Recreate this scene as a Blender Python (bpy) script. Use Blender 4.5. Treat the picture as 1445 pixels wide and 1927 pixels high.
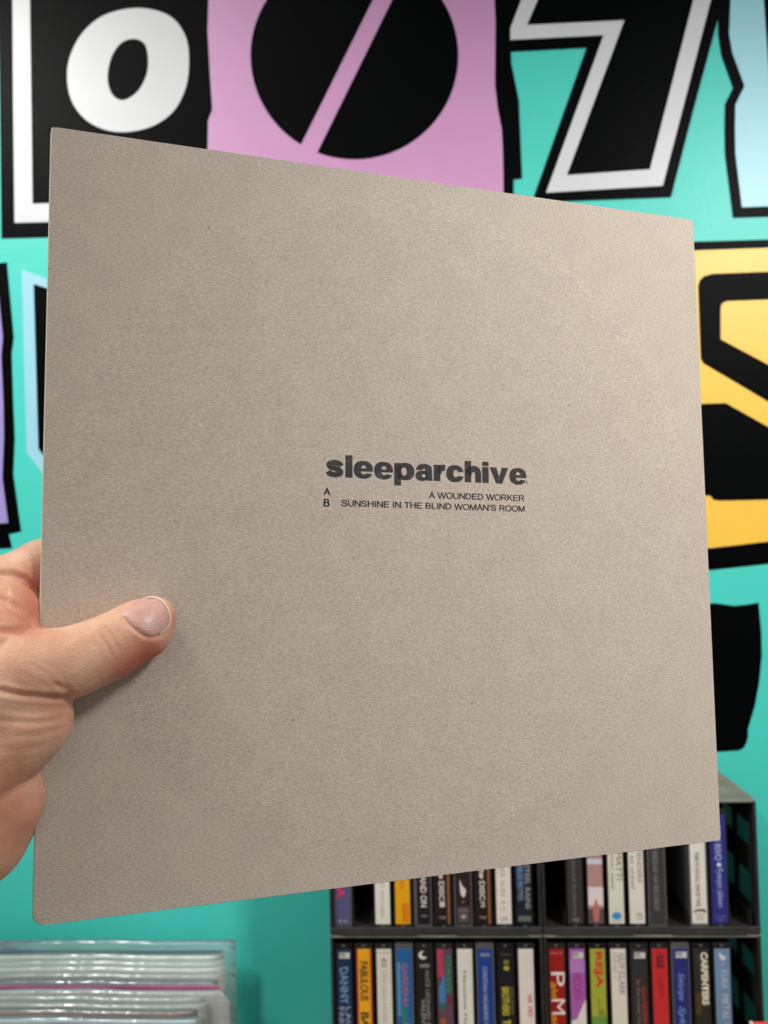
import bpy, bmesh, math, random
import numpy as np
from mathutils import Vector, Matrix
from mathutils.bvhtree import BVHTree

random.seed(4); np.random.seed(4)
for o in list(bpy.data.objects): bpy.data.objects.remove(o)
S = bpy.context.scene
C = S.collection

# ------------------------------------------------------------------ camera
IW, IH, F = 1445.0, 1927.0, 1620.0
CAM = Vector((0, 0, 1.50))
YAW, PITCH, ROLL = math.radians(2.8), math.radians(2.0), 0.024
fwd = Vector((-math.sin(YAW)*math.cos(PITCH), math.cos(YAW)*math.cos(PITCH), math.sin(PITCH)))
r0 = Vector((math.cos(YAW), math.sin(YAW), 0))
u0 = r0.cross(fwd)
right = r0*math.cos(ROLL) - u0*math.sin(ROLL)
up = u0*math.cos(ROLL) + r0*math.sin(ROLL)
cam = bpy.data.cameras.new('camera'); camo = bpy.data.objects.new('camera', cam); C.objects.link(camo)
camo.matrix_world = Matrix((( right.x, up.x, -fwd.x, CAM.x), (right.y, up.y, -fwd.y, CAM.y), (right.z, up.z, -fwd.z, CAM.z), (0, 0, 0, 1)))
cam.sensor_fit = 'HORIZONTAL'; cam.sensor_width = 36.0
cam.lens = 36.0*F/IW
cam.clip_start = 0.01
cam.dof.use_dof = True
cam.dof.focus_distance = 0.375
cam.dof.aperture_fstop = cam.lens/2.6           # 2.6 mm wide opening, like a phone
S.camera = camo

# ------------------------------------------------------------------ light
w = bpy.data.worlds.new('shop_ambient'); S.world = w; w.use_nodes = True
w.node_tree.nodes['Background'].inputs[0].default_value = (1.0, 0.97, 0.93, 1)
w.node_tree.nodes['Background'].inputs[1].default_value = 0.30
def area(name, loc, aim, sx, sy, power, col=(1, 0.97, 0.92)):
    l = bpy.data.lights.new(name, 'AREA'); l.shape = 'RECTANGLE'; l.size = sx; l.size_y = sy; l.energy = power; l.color = col
    o = bpy.data.objects.new(name, l); C.objects.link(o); o.location = loc
    o.rotation_euler = (Vector(aim)-Vector(loc)).to_track_quat('-Z', 'Y').to_euler()
    return o
def spot(name, loc, aim, angle, power, rad=0.10, col=(1, 0.975, 0.94)):
    l = bpy.data.lights.new(name, 'SPOT'); l.spot_size = math.radians(angle); l.spot_blend = 1.0; l.energy = power; l.shadow_soft_size = rad; l.color = col
    o = bpy.data.objects.new(name, l); C.objects.link(o); o.location = loc
    o.rotation_euler = (Vector(aim)-Vector(loc)).to_track_quat('-Z', 'Y').to_euler()
    return o
spot('unseen_spot', (0.75, -0.08, 2.22), (0.30, 0.72, 1.52), 76, 60)                   # unseen spot, right, added to grade the sleeve from bright to dark
spot('unseen_spot', (-0.85, 0.20, 2.45), (-0.42, 0.93, 1.42), 84, 52)                  # shop track light washing the wall, left
area('overhead_fill', (-0.55, -0.15, 2.74), (-0.50, -0.10, 0), 0.70, 0.25, 8)  # unseen lamp added above the hand to brighten the thumb
area('overhead_fill', (-0.3, -1.9, 2.72), (-0.3, -1.7, 0), 1.4, 0.30, 10)  # unseen fill light added behind the camera to lift the darks
S.view_settings.view_transform = 'Standard'; S.view_settings.look = 'None'
S.view_settings.exposure = 0.0; S.view_settings.gamma = 1.0; S.view_settings.use_curve_mapping = False

# ------------------------------------------------------------------ helpers
def lin(c):
    return tuple(((x/255)/12.92 if x/255 <= 0.04045 else ((x/255+0.055)/1.055)**2.4) for x in c)
def ray(px, py):
    return (right*((px-IW/2)/F) - up*((py-IH/2)/F) + fwd)
def on_y(px, py, Y):
    d = ray(px, py); return CAM + d*((Y-CAM.y)/d.y)
def on_z(px, py, Z):
    d = ray(px, py); return CAM + d*((Z-CAM.z)/d.z)

def mat(name, rgb, rough=0.5, var=0.06, scale=60, bump=0.0, bscale=300, spec=0.5, coat=0.0, stretch=(1, 1, 1), sss=0.0, alpha=None, coatr=0.05):
    m = bpy.data.materials.new(name); m.use_nodes = True
    nt = m.node_tree; N = nt.nodes; L = nt.links; b = N['Principled BSDF']
    c = lin(rgb)
    tc = N.new('ShaderNodeTexCoord'); mp = N.new('ShaderNodeMapping'); mp.inputs['Scale'].default_value = stretch
    L.new(tc.outputs['Object'], mp.inputs[0])
    n = N.new('ShaderNodeTexNoise'); n.inputs['Scale'].default_value = scale; n.inputs['Detail'].default_value = 4
    L.new(mp.outputs[0], n.inputs['Vector'])
    r = N.new('ShaderNodeValToRGB')
    r.color_ramp.elements[0].position = 0.3; r.color_ramp.elements[1].position = 0.7
    r.color_ramp.elements[0].color = (*[x*(1-var) for x in c], 1); r.color_ramp.elements[1].color = (*[min(1, x*(1+var)) for x in c], 1)
    L.new(n.outputs['Fac'], r.inputs[0]); L.new(r.outputs[0], b.inputs['Base Color'])
    b.inputs['Roughness'].default_value = rough
    b.inputs['Specular IOR Level'].default_value = spec
    b.inputs['Coat Weight'].default_value = coat; b.inputs['Coat Roughness'].default_value = coatr
    if bump:
        n2 = N.new('ShaderNodeTexNoise'); n2.inputs['Scale'].default_value = bscale; n2.inputs['Detail'].default_value = 3
        L.new(mp.outputs[0], n2.inputs['Vector'])
        bp = N.new('ShaderNodeBump'); bp.inputs['Strength'].default_value = bump; bp.inputs['Distance'].default_value = 0.001
        L.new(n2.outputs['Fac'], bp.inputs['Height']); L.new(bp.outputs[0], b.inputs['Normal'])
    if alpha is not None: b.inputs['Alpha'].default_value = alpha
    return m

_cache = {}
def paint(rgb, rough=0.45, **k):
    key = (tuple(rgb), rough, tuple(sorted(k.items())))
    if key not in _cache: _cache[key] = mat('colour_%d_%d_%d' % tuple(rgb), rgb, rough, **k)
    return _cache[key]

def link(name, me, m=None, parent=None, mw=None):
    o = bpy.data.objects.new(name, me); C.objects.link(o)
    if m is not None: me.materials.clear(); me.materials.append(m)
    if parent is not None: o.parent = parent
    if mw is not None: o.matrix_basis = mw
    return o
def tag(o, label, cat, group=None, kind=None):
    if label: o['label'] = label
    if cat: o['category'] = cat
    if group: o['group'] = group
    if kind: o['kind'] = kind
    return o
def empty(name, loc, label=None, cat=None, group=None):
    o = bpy.data.objects.new(name, None); C.objects.link(o); o.location = loc; o.empty_display_size = 0.02
    return tag(o, label, cat, group)
def boxes_mesh(name, boxes, bevel=0.0, seg=2):
    bm = bmesh.new()
    for (x0, x1, y0, y1, z0, z1) in boxes:
        g = bmesh.ops.create_cube(bm, size=1.0)['verts']
        bmesh.ops.scale(bm, vec=(x1-x0, y1-y0, z1-z0), verts=g)
        bmesh.ops.translate(bm, vec=((x0+x1)/2, (y0+y1)/2, (z0+z1)/2), verts=g)
    if bevel: bmesh.ops.bevel(bm, geom=list(bm.edges), offset=bevel, segments=seg, affect='EDGES', profile=0.5)
    me = bpy.data.meshes.new(name); bm.to_mesh(me); bm.free()
    return me
def smooth(me): 
    for p in me.polygons: p.use_smooth = True
    return me

def curve_mesh(name, loops, depth):
    """closed 2-D loops (outer and holes) -> solid sheet of the given thickness standing on z=0"""
    cu = bpy.data.curves.new(name, 'CURVE'); cu.dimensions = '2D'; cu.fill_mode = 'BOTH'; cu.extrude = depth/2
    for lp in loops:
        sp = cu.splines.new('POLY'); sp.points.add(len(lp)-1)
        for p, q in zip(sp.points, lp): p.co = (q[0], q[1], 0, 1)
        sp.use_cyclic_u = True
    o = bpy.data.objects.new('tmp', cu)
    me = bpy.data.meshes.new_from_object(o)
    bpy.data.objects.remove(o); bpy.data.curves.remove(cu)
    me.transform(Matrix.Translation((0, 0, depth/2))); me.name = name
    return me
def text_mesh(body, bold=0.0, shear=0.0, depth=0.0001, spacing=1.0, box=None):
    """text as a flat mesh; box=(w,h) fits its outline to that size with lower left at 0,0"""
    cu = bpy.data.curves.new('t', 'FONT'); cu.body = body; cu.size = 1.0; cu.offset = bold; cu.shear = shear; cu.space_character = spacing
    cu.resolution_u = 5
    o = bpy.data.objects.new('tmp', cu)
    me = bpy.data.meshes.new_from_object(o)
    bpy.data.objects.remove(o); bpy.data.curves.remove(cu)
    co = np.array([v.co[:] for v in me.vertices]); mn, mx = co.min(0), co.max(0)
    if box:
        sx = box[0]/(mx[0]-mn[0]); sy = box[1]/(mx[1]-mn[1])
        me.transform(Matrix.Diagonal((sx, sy, 1, 1)) @ Matrix.Translation((-mn[0], -mn[1], 0)))
    me.name = 'lettering'
    return me
def spline(pts, n=8):
    """closed Catmull-Rom through the points"""
    out = []; k = len(pts)
    for i in range(k):
        a, b, c, d = [np.array(pts[(i+j-1) % k], float) for j in range(4)]
        for s in range(n):
            t = s/n
            out.append(tuple(0.5*((2*b)+(c-a)*t+(2*a-5*b+4*c-d)*t*t+(-a+3*b-3*c+d)*t**3)))
    return out

# ------------------------------------------------------------------ setting
WY = 0.930                                  # wall plane
COUNTER = CAM.z - 0.800
m_wall = mat('teal_paint', (72, 204, 192), 0.42, 0.03, 6, 0.22, 160, spec=0.3)
m_floor = mat('grey_floor', (120, 116, 110), 0.6, 0.1, 8)
m_ceil = mat('white_ceiling', (225, 222, 215), 0.8, 0.03, 5)
wl = link('wall_back', boxes_mesh('wall', [(-3, 3, 0, 0.12, 0, 2.8)]), m_wall); wl.location = (0, WY, 0); wl['kind'] = 'structure'
fl = link('floor', boxes_mesh('floor', [(-3, 3, -4, WY, -0.1, 0)]), m_floor); fl['kind'] = 'structure'
ce = link('ceiling', boxes_mesh('ceiling', [(-3, 3, -4, WY, 2.8, 2.9)]), m_ceil); ce['kind'] = 'structure'

# ------------------------------------------------------------------ wall lettering (vinyl cut-outs on the wall)
VIN = dict(var=0.02, scale=20, bump=0.10, bscale=140, spec=0.4)
m_black = mat('black_vinyl', (3, 4, 5), 0.42, var=0.02, scale=20, bump=0.10, bscale=140, spec=0.03)
m_white = mat('white_vinyl', (204, 206, 211), 0.40, **VIN)
m_pink = mat('pink_vinyl', (202, 147, 194), 0.40, **VIN)
m_lblue = mat('light_blue_vinyl', (152, 208, 226), 0.40, **VIN)
m_lilac = mat('lilac_vinyl', (158, 142, 205), 0.40, **VIN)
m_yellow = mat('yellow_vinyl', (242, 192, 70), 0.40, **VIN)
STEP = 0.0005
def decal_thing(name, label, pieces, group='cut vinyl letters on the teal wall'):
    """pieces: (part name, material, layer, loops in photo pixels). Each loop is laid onto the wall plane."""
    allp = [on_y(p[0], p[1], WY) for pc in pieces for lp in pc[3] for p in lp]
    bx = sum(p.x for p in allp)/len(allp); bz = min(p.z for p in allp)
    root = empty(name, (bx, WY, bz), label, 'wall decal', group)
    for (pn, m, layer, loops) in pieces:
        L2 = []
        for lp in loops:
            q = [on_y(p[0], p[1], WY) for p in lp]; L2.append([(v.x-bx, v.z-bz) for v in q])
        me = curve_mesh(pn, L2, STEP)
        me.transform(Matrix.Translation((0, -layer*STEP, 0)) @ Matrix.Rotation(math.pi/2, 4, 'X'))
        link(pn, me, m, root)
    return root

# black block with white L outline and white o
o_out = spline([(127, 150), (133, 105), (158, 60), (200, 28), (262, 16), (318, 30), (348, 66), (356, 112), (350, 165), (325, 212), (280, 241), (220, 249), (170, 232), (138, 196)])
o_in = spline([(203, 150), (209, 112), (226, 84), (250, 74), (272, 83), (279, 110), (276, 142), (260, 172), (234, 189), (213, 180)])
decal_thing('letter_decal', 'black vinyl block with a white L-shaped line and a white letter o', [
    ('backing', m_black, 0, [[(-6, -180), (0, 200), (3, 449), (200, 444), (420, 438), (420, -180)]]),
    ('outline', m_white, 1, [[(20, -180), (24, 0), (28, 420), (330, 412), (330, 376), (62, 384), (57, 0), (53, -180)]]),
    ('letter', m_white, 1, [o_out, o_in])])
# pink panel, barred circle
def arc(cx, cy, r, a0, a1, n=40):
    return [(cx+r*math.cos(a0+(a1-a0)*i/n), cy+r*math.sin(a0+(a1-a0)*i/n)) for i in range(n+1)]
ccx, ccy, cr = 667, 106, 195
def side_arc(p, q):          # circle arc from p to q, the short way given by order
    a0 = math.atan2(p[1]-ccy, p[0]-ccx); a1 = math.atan2(q[1]-ccy, q[0]-ccx)
    return a0, a1
def hit(x0, y0, x1, y1):     # the two crossings of a line with the circle
    d = np.array([x1-x0, y1-y0], float); f = np.array([x0-ccx, y0-ccy], float)
    a = d@d; b = 2*f@d; c = f@f-cr*cr; s = math.sqrt(b*b-4*a*c)
    return [(x0+d[0]*t, y0+d[1]*t) for t in ((-b-s)/(2*a), (-b+s)/(2*a))]
l0, l1 = hit(702, 0, 565, 276); q0, q1 = hit(739, 0, 597, 289)
aL0, aL1 = side_arc(l1, l0); aL1 = aL1 if aL1 > aL0 else aL1+2*math.pi
aR0, aR1 = side_arc(q0, q1); aR1 = aR1 if aR1 > aR0 else aR1+2*math.pi
decal_thing('letter_decal', 'pink vinyl panel with a black disc split by a diagonal pink bar', [
    ('backing', m_black, 1, [[(905, -180), (905, 430), (966, 430), (966, 338), (982, 336), (976, 190), (962, 120), (959, 60), (955, -180)]]),
    ('panel', m_pink, 2, [[(397, -180), (393, 0), (391, 60), (395, 130), (400, 208), (392, 228), (391, 300), (391, 430), (948, 430), (947, 359), (946, 290), (944, 246), (936, 205), (931, 160), (932, 42), (930, 0), (928, -180)]]),
    ('half_disc', m_black, 3, [arc(ccx, ccy, cr, aL0, aL1)]),
    ('half_disc', m_black, 3, [arc(ccx, ccy, cr, aR0, aR1)])])
# seven
decal_thing('letter_decal', 'black vinyl numeral seven with a thick white outline', [
    ('backing', m_black, 2, [[(990, -180), (945, 20), (955, 98), (1104, 90), (1001, 381), (1130, 376), (1262, 371), (1306, 200), (1352, 30), (1362, 0), (1410, -180)]]),
    ('outline', m_white, 3, [[(1060, -180), (981, 0), (960, 55), (960, 77), (1135, 68), (1027, 364), (1246, 351), (1337, 0), (1384, -180)],
                             [(1090, -180+33), (1012, 0), (991, 49), (1174, 40), (1066, 331), (1222, 320), (1304, 0), (1342, -147)]])])
decal_thing('letter_decal', 'light blue vinyl shape with a wavy black edge', [
    ('backing', m_black, 1, [[(1362, -180), (1356, 0), (1351, 30), (1351, 65), (1357, 105), (1379, 166), (1364, 196), (1363, 240), (1364, 291), (1379, 410), (1620, 402), (1620, -180)]]),
    ('panel', m_lblue, 2, [[(1380, -180), (1374, 0), (1371, 65), (1377, 100), (1400, 163), (1383, 198), (1382, 240), (1383, 291), (1395, 391), (1590, 384), (1590, 250), (1452, 250), (1445, 130), (1436, 0), (1432, -180)]])])
decal_thing('letter_decal', 'yellow vinyl letter S edged in thick black', [
    ('backing', m_black, 0, [[(1120, 462), (1308, 455), (1445, 451), (1800, 440), (1800, 1040), (1445, 1061), (1343, 1072), (1120, 1085)]]),
    ('panel', m_yellow, 1, [[(1140, 480), (1309, 472), (1445, 467), (1785, 456), (1785, 1000), (1445, 1019), (1341, 1031), (1140, 1045)]]),
    ('glyph', m_black, 2, [[(1313, 540), (1316, 528), (1323, 521), (1339, 516), (1445, 512), (1720, 502), (1720, 556), (1445, 564), (1367, 567), (1358, 571), (1355, 580), (1355, 639), (1445, 687), (1560, 750), (1560, 815), (1445, 756), (1323, 684), (1318, 675)]]),
    ('glyph', m_black, 2, [[(1328, 760), (1365, 759), (1445, 804), (1600, 890), (1600, 935), (1445, 940), (1352, 942), (1341, 940), (1337, 933), (1300, 930), (1300, 762)]])])
decal_thing('letter_decal', 'black vinyl letter end with a rounded foot above the cassette rack', [
    ('glyph', m_black, 0, [[(1200, 1140), (1300, 1138), (1345, 1135), (1381, 1140), (1404, 1138), (1427, 1134), (1432, 1190), (1433, 1234), (1428, 1285), (1420, 1328), (1407, 1372), (1407, 1386), (1404, 1398), (1398, 1408), (1389, 1412), (1355, 1414), (1200, 1420)]])])
decal_thing('letter_decal', 'lilac vinyl letter with a jagged black edge', [
    ('backing', m_black, 0, [[(-140, 505), (13, 494), (26, 635), (22, 666), (25, 760), (28, 826), (25, 892), (40, 1000), (17, 1005), (23, 1031), (-140, 1042)]]),
    ('panel', m_lilac, 1, [[(-120, 560), (-2, 555), (6, 635), (3, 670), (7, 760), (8, 826), (5, 899), (16, 984), (-120, 994)]])])
decal_thing('letter_decal', 'black vinyl letter with a pale blue outline', [
    ('outline', m_lblue, 0, [[(41, 507), (90, 526), (330, 610), (330, 960), (240, 1010), (82, 894), (50, 851)]]),
    ('glyph', m_black, 1, [[(64, 535), (90, 543), (305, 625), (305, 940), (240, 975), (83, 858), (73, 844)]])])

# ------------------------------------------------------------------ counter and record bin (below the picture)
m_wood = mat('birch_ply', (186, 152, 108), 0.55, 0.12, 14, stretch=(1, 8, 8))
m_blackpl = mat('black_plastic', (24, 24, 25), 0.38, 0.08, 90, 0.04, 400)
ct = empty('counter', (0, 0.62, 0), 'pale plywood counter under the cassette rack and record bin', 'counter')
me = boxes_mesh('counter_top', [(-0.85, 0.95, -0.32, WY-0.622, COUNTER-0.03, COUNTER)], 0.002); link('counter_top', me, m_wood, ct)
lg = boxes_mesh('leg', [(-0.03, 0.03, -0.03, 0.03, 0, COUNTER-0.03)], 0.003); lg.materials.append(m_wood)
for x in (-0.78, 0.88):
    for y in (-0.26, 0.24):
        o = link('leg', lg, None, ct); o.location = (x, y, 0)

RT = on_y(240, 1768, 0.905).z               # height of the plastic sleeves' tops
RB = COUNTER + 0.018
xr = on_y(443, 1775, 0.905).x               # right side of the rearmost one
bn = empty('record_bin', (xr-0.17, 0.75, COUNTER), 'plywood record bin holding sleeved records beside the cassette rack', 'record bin')
for nm, b in (('bottom', (-0.195, 0.195, -0.21, 0.175, 0.0, 0.015)), ('front_board', (-0.195, 0.195, -0.222, -0.21, 0.0, 0.17)),
              ('back_board', (-0.195, 0.195, 0.166, 0.176, 0.0152, 0.17)), ('side_board', (-0.207, -0.195, -0.222, 0.175, 0.0, 0.17)), ('side_board', (0.195, 0.207, -0.222, 0.175, 0.0, 0.17))):
    link(nm, boxes_mesh(nm, [b], 0.001), m_wood, bn)

def plastic(name, tint, diff, rough=0.12, gloss=1.0):
    m = bpy.data.materials.new(name); m.use_nodes = True; nt = m.node_tree; N = nt.nodes; L = nt.links
    N.remove(N['Principled BSDF']); out = N['Material Output']
    tc = N.new('ShaderNodeTexCoord'); mp = N.new('ShaderNodeMapping'); mp.inputs['Scale'].default_value = (9, 60, 60)
    n = N.new('ShaderNodeTexNoise'); n.inputs['Scale'].default_value = 1.6; n.inputs['Detail'].default_value = 5
    bp = N.new('ShaderNodeBump'); bp.inputs['Strength'].default_value = 0.4; bp.inputs['Distance'].default_value = 0.004
    L.new(tc.outputs['Object'], mp.inputs[0]); L.new(mp.outputs[0], n.inputs['Vector']); L.new(n.outputs['Fac'], bp.inputs['Height'])
    tr = N.new('ShaderNodeBsdfTransparent'); df = N.new('ShaderNodeBsdfDiffuse'); df.inputs['Color'].default_value = (*lin(tint), 1)
    gl = N.new('ShaderNodeBsdfGlossy'); gl.inputs['Roughness'].default_value = rough; L.new(bp.outputs[0], gl.inputs['Normal'])
    m1 = N.new('ShaderNodeMixShader'); m1.inputs[0].default_value = diff; L.new(tr.outputs[0], m1.inputs[1]); L.new(df.outputs[0], m1.inputs[2])
    fr = N.new('ShaderNodeFresnel'); fr.inputs['IOR'].default_value = 1.5; L.new(bp.outputs[0], fr.inputs['Normal'])
    k = N.new('ShaderNodeMath'); k.operation = 'MULTIPLY'; k.inputs[1].default_value = gloss; L.new(fr.outputs[0], k.inputs[0])
    m2 = N.new('ShaderNodeMixShader'); L.new(k.outputs[0], m2.inputs[0]); L.new(m1.outputs[0], m2.inputs[1]); L.new(gl.outputs[0], m2.inputs[2])
    L.new(m2.outputs[0], out.inputs['Surface'])
    return m
m_clear = plastic('clear_sleeve_plastic', (226, 236, 234), 0.20, 0.09)
m_frost = plastic('frosted_sleeve_plastic', (224, 229, 225), 0.42, 0.12)

def plastic_sleeve(wd, ht, th, rnd):
    """bag of two sheets joined at the sides and foot, closed by a softly rounded top fold"""
    nx, nz, nc = 40, 8, 8; rows = []
    def row(y_, z_, wob):
        out = []
        for i in range(nx+1):
            x = -wd/2+wd*i/nx; e = wd/2-abs(x); z = z_
            if rnd and e < rnd: z -= (rnd-math.sqrt(max(0, rnd*rnd-(rnd-e)**2)))*wob
            k = min(1, e/0.010)*min(1, max(0.02, z_/0.02))
            y = y_*k + wob*(0.0007*math.sin(x*41+ht*900)+0.0004*math.sin(x*97+ht*300))
            z += wob*0.0006*math.sin(x*29+ht*700)
            out.append((x, y, z))
        return out
    for k in range(nz+1): rows.append(row(-th/2, (ht-th/2)*k/nz, (k/nz)**3))
    for c in range(1, nc):
        a = math.pi*c/nc; rows.append(row(-th/2*math.cos(a), ht-th/2+th/2*math.sin(a), 1))
    for k in range(nz, -1, -1): rows.append(row(th/2, (ht-th/2)*k/nz, (k/nz)**3))
    vs = [v for r in rows for v in r]; fs = []
    for k in range(len(rows)-1):
        for i in range(nx):
            a = k*(nx+1)+i; fs.append((a, a+1, a+nx+2, a+nx+1))
    me = bpy.data.meshes.new('outer_sleeve'); me.from_pydata(vs, [], fs)
    return smooth(me)
RECS = [  # top y in photo, right edge px, jacket colour, rounded corner, frosted, jacket inset px, jacket below top mm, label
    (1767, 443, (36, 84, 176), 0.000, False, 24, 11, 'record with a blue jacket top in a wide clear sleeve, rearmost in the bin'),
    (1793, 420, (236, 236, 230), 0.0, False, 8, 3, 'record with a white jacket in a clear sleeve just before the blue-topped one'),
    (1806, 421, (190, 204, 214), 0.0, True, 10, 4, 'record with a pale blue-grey jacket in a frosted sleeve before the white one'),
    (1817, 423, (226, 226, 214), 0.0, True, 12, 3, 'record with an off-white jacket in a frosted sleeve beside the dark corner'),
    (1830, 419, (40, 42, 48), 0.0, True, 34, 4, 'record with a dark grey jacket showing a black corner'),
    (1843, 410, (78, 84, 108), 0.0, False, 30, 3, 'record with a slate grey jacket directly behind the pink one'),
    (1862, 431, (150, 154, 150), 0.010, True, 40, 8, 'record in a frosted grey sleeve with rounded corners'),
    (1873, 386, (92, 98, 98), 0.0, True, 20, 6, 'record with a grey jacket in a frosted sleeve behind the copper-edged one'),
    (1887, 388, (44, 44, 46), 0.0, True, 24, 4, 'record with a charcoal jacket just behind the copper-edged one'),
    (1898, 372, (156, 84, 74), 0.0, False, 8, 3, 'record with a copper red jacket edge under crinkled clear film'),
    (1913, 386, (204, 222, 230), 0.0, False, 14, 3, 'record with a pale blue jacket in a clear sleeve, foremost in the bin'),
]
for (ty, rx, jc, rnd, fro, inset, jd, lab) in RECS:
    dz = 0.0
    p = on_z(rx, ty, RT+dz)
    th = 0.0082; wd = 0.318; jw = 0.312
    ht = RT+dz-RB-0.0005
    rec = empty('record', (p.x-wd/2, min(p.y, 0.905), RB), lab, 'record', 'sleeved records in the bin')
    sl = link('outer_sleeve', plastic_sleeve(wd, ht, th, rnd), m_frost if fro else m_clear, rec)
    ins = inset/1.75/1000.0
    jme = boxes_mesh('jacket', [(-wd/2+0.003, wd/2-ins, -0.0014, 0.0014, 0.001, ht-jd/1000.0)], 0.0006)
    link('jacket', jme, paint(jc, 0.5, var=0.15, scale=30), rec)
# bright pink jacket without outer sleeve, standing between them
p = on_z(413, 1855, RT-0.001)
rec = empty('record', (p.x-0.156, p.y, RB), 'bare record jacket with a bright pink edge among the clear sleeves', 'record', 'sleeved records in the bin')
link('jacket', boxes_mesh('jacket', [(-0.156, 0.156, -0.0014, 0.0014, 0.0005, RT-RB-0.001)], 0.0008), paint((172, 90, 134), 0.5, var=0.2, scale=25), rec)
link('spine', boxes_mesh('spine', [(-0.1575, -0.1561, -0.0016, 0.0016, 0.0005, RT-RB-0.001)], 0.0005), paint((206, 84, 150), 0.5, var=0.1), rec)

# ------------------------------------------------------------------ cassette racks
RY = 0.815                                   # front plane of the racks
RD = 0.108
zs_top = on_y(1250, 1504, RY).z              # top of the upper racks
zs_mid = on_y(1020, 1757, RY).z              # where the upper racks stand on the lower ones
TH = zs_top-zs_mid
xl = on_y(621, 1740, RY).x; xm = on_y(1022, 1740, RY).x; xe = on_y(1424, 1740, RY).x
m_rack = mat('rack_plastic', (40, 39, 38), 0.42, 0.25, 60, 0.05, 300)
m_smoke = plastic('smoked_plastic', (12, 16, 15), 0.70, 0.2, 0.3)
m_dusty_lit = mat('dusty_lit_rack_plastic', (128, 126, 116), 0.6, 0.2, 40)  # dust grey, with light reflected by the top mixed into the colour
m_lip = mat('lit_shelf_plastic', (50, 48, 46), 0.45, 0.25, 60)  # rack plastic made paler: light on the shelf front put into its colour
PITCH = (on_y(1355, 1640, RY).x-on_y(1043, 1640, RY).x)/8; SLOT0 = on_y(1043, 1640, RY).x-xm
def make_rack(wd):
    t = 0.0026
    root = empty('cassette_rack', (0, 0, 0))
    def part(n, b, bev=0.0006): return link(n, boxes_mesh(n, b, bev), m_rack, root)
    link('top_panel', boxes_mesh('top_panel', [(0, wd, 0, RD, TH-t-0.0012, TH-0.0012)], 0.0006), m_dusty_lit, root)
    link('bottom_shelf', boxes_mesh('bottom_shelf', [(0, wd, 0.0, RD, 0, t), (0.0, wd, -0.0012, 0.0022, 0.0, 0.0060)], 0.0006), m_lip, root)
    part('foot_strip', [(0.012, wd*0.42, -0.0016, 0.001, -0.0008, 0.0016)])
    part('foot_strip', [(wd*0.60, wd-0.012, -0.0016, 0.001, -0.0008, 0.0016)])
    for x in (0.0, wd-t):
        part('side_panel', [(x, x+t, 0, 0.012, t, TH-t), (x, x+t, RD-0.014, RD, t, TH-t), (x, x+t, RD*0.46, RD*0.54, t, TH-t),
                            (x, x+t, 0.012, RD-0.014, TH-t-0.024, TH-t-0.0002), (x, x+t, 0.012, RD-0.014, TH*0.40, TH*0.60), (x, x+t, 0.012, RD-0.014, t+0.0002, t+0.016)], 0.0)
        for y0, y1 in ((0.012, RD*0.46), (RD*0.54, RD-0.014)):
            for z0, z1 in ((t+0.016, TH*0.40), (TH*0.60, TH-t-0.024)):
                link('smoked_pane', boxes_mesh('smoked_pane', [(x+0.0008, x+0.0018, y0, y1, z0, z1)]), m_smoke, root)
    link('back_pane', boxes_mesh('back_pane', [(t, wd-t, RD-0.0022, RD-0.0008, t, TH-t-0.0012)]), m_smoke, root)
    dv = boxes_mesh('divider', [(-0.0005, 0.0005, 0.006, RD-0.01, 0, 0.014)], 0.0003); dv.materials.append(m_rack)
    for k in range(1, 11 if wd-(SLOT0+9.5*PITCH) > 0.004 else 10):
        o = link('divider', dv, None, root); o.location = (SLOT0+(k-0.5)*PITCH, 0, t)
    return root
def copy_tree(o, parent=None):
    c = o.copy(); C.objects.link(c); c.parent = parent
    for ch in list(o.children): copy_tree(ch, c)
    return c
rackL = make_rack(xm-xl-0.001); rackR = None
rk = {}
wr = xm-xl-0.001
descr = {(0, 0): 'black plastic cassette rack with a white dove-marked tape and an empty second slot, upper tier', (1, 0): 'black plastic cassette rack holding the tall deep blue tape, grey lit top panel',
         (0, 1): 'full black plastic cassette rack holding the yellow and red tape, lower tier', (1, 1): 'black plastic cassette rack holding the lime, red and sky blue tapes, lower tier'}
for tier in range(4):
    for col in range(2):
        o = rackL if (tier == 0 and col == 0) else copy_tree(rackL)
        zz = zs_top - TH*(tier+1)
        o.location = ((xl, xm)[col], RY, zz)
        tag(o, descr.get((col, tier), 'empty black cassette rack %s below the rack holding the %s' % (('', '', 'directly', 'two tiers')[tier], ('yellow and red tape', 'lime and sky blue tapes')[col])), 'cassette rack', 'stacked black cassette racks')
        rk[(col, tier)] = o
# trim the stack so that it stands on the counter
low = zs_top-TH*4
st = link('riser_board', boxes_mesh('riser_board', [(xl, xe+0.002, RY, RY+RD, COUNTER+0.0004, low-0.0012)], 0.001), m_wood)
tag(st, 'plywood riser board under the stacked cassette racks', 'board')

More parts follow.
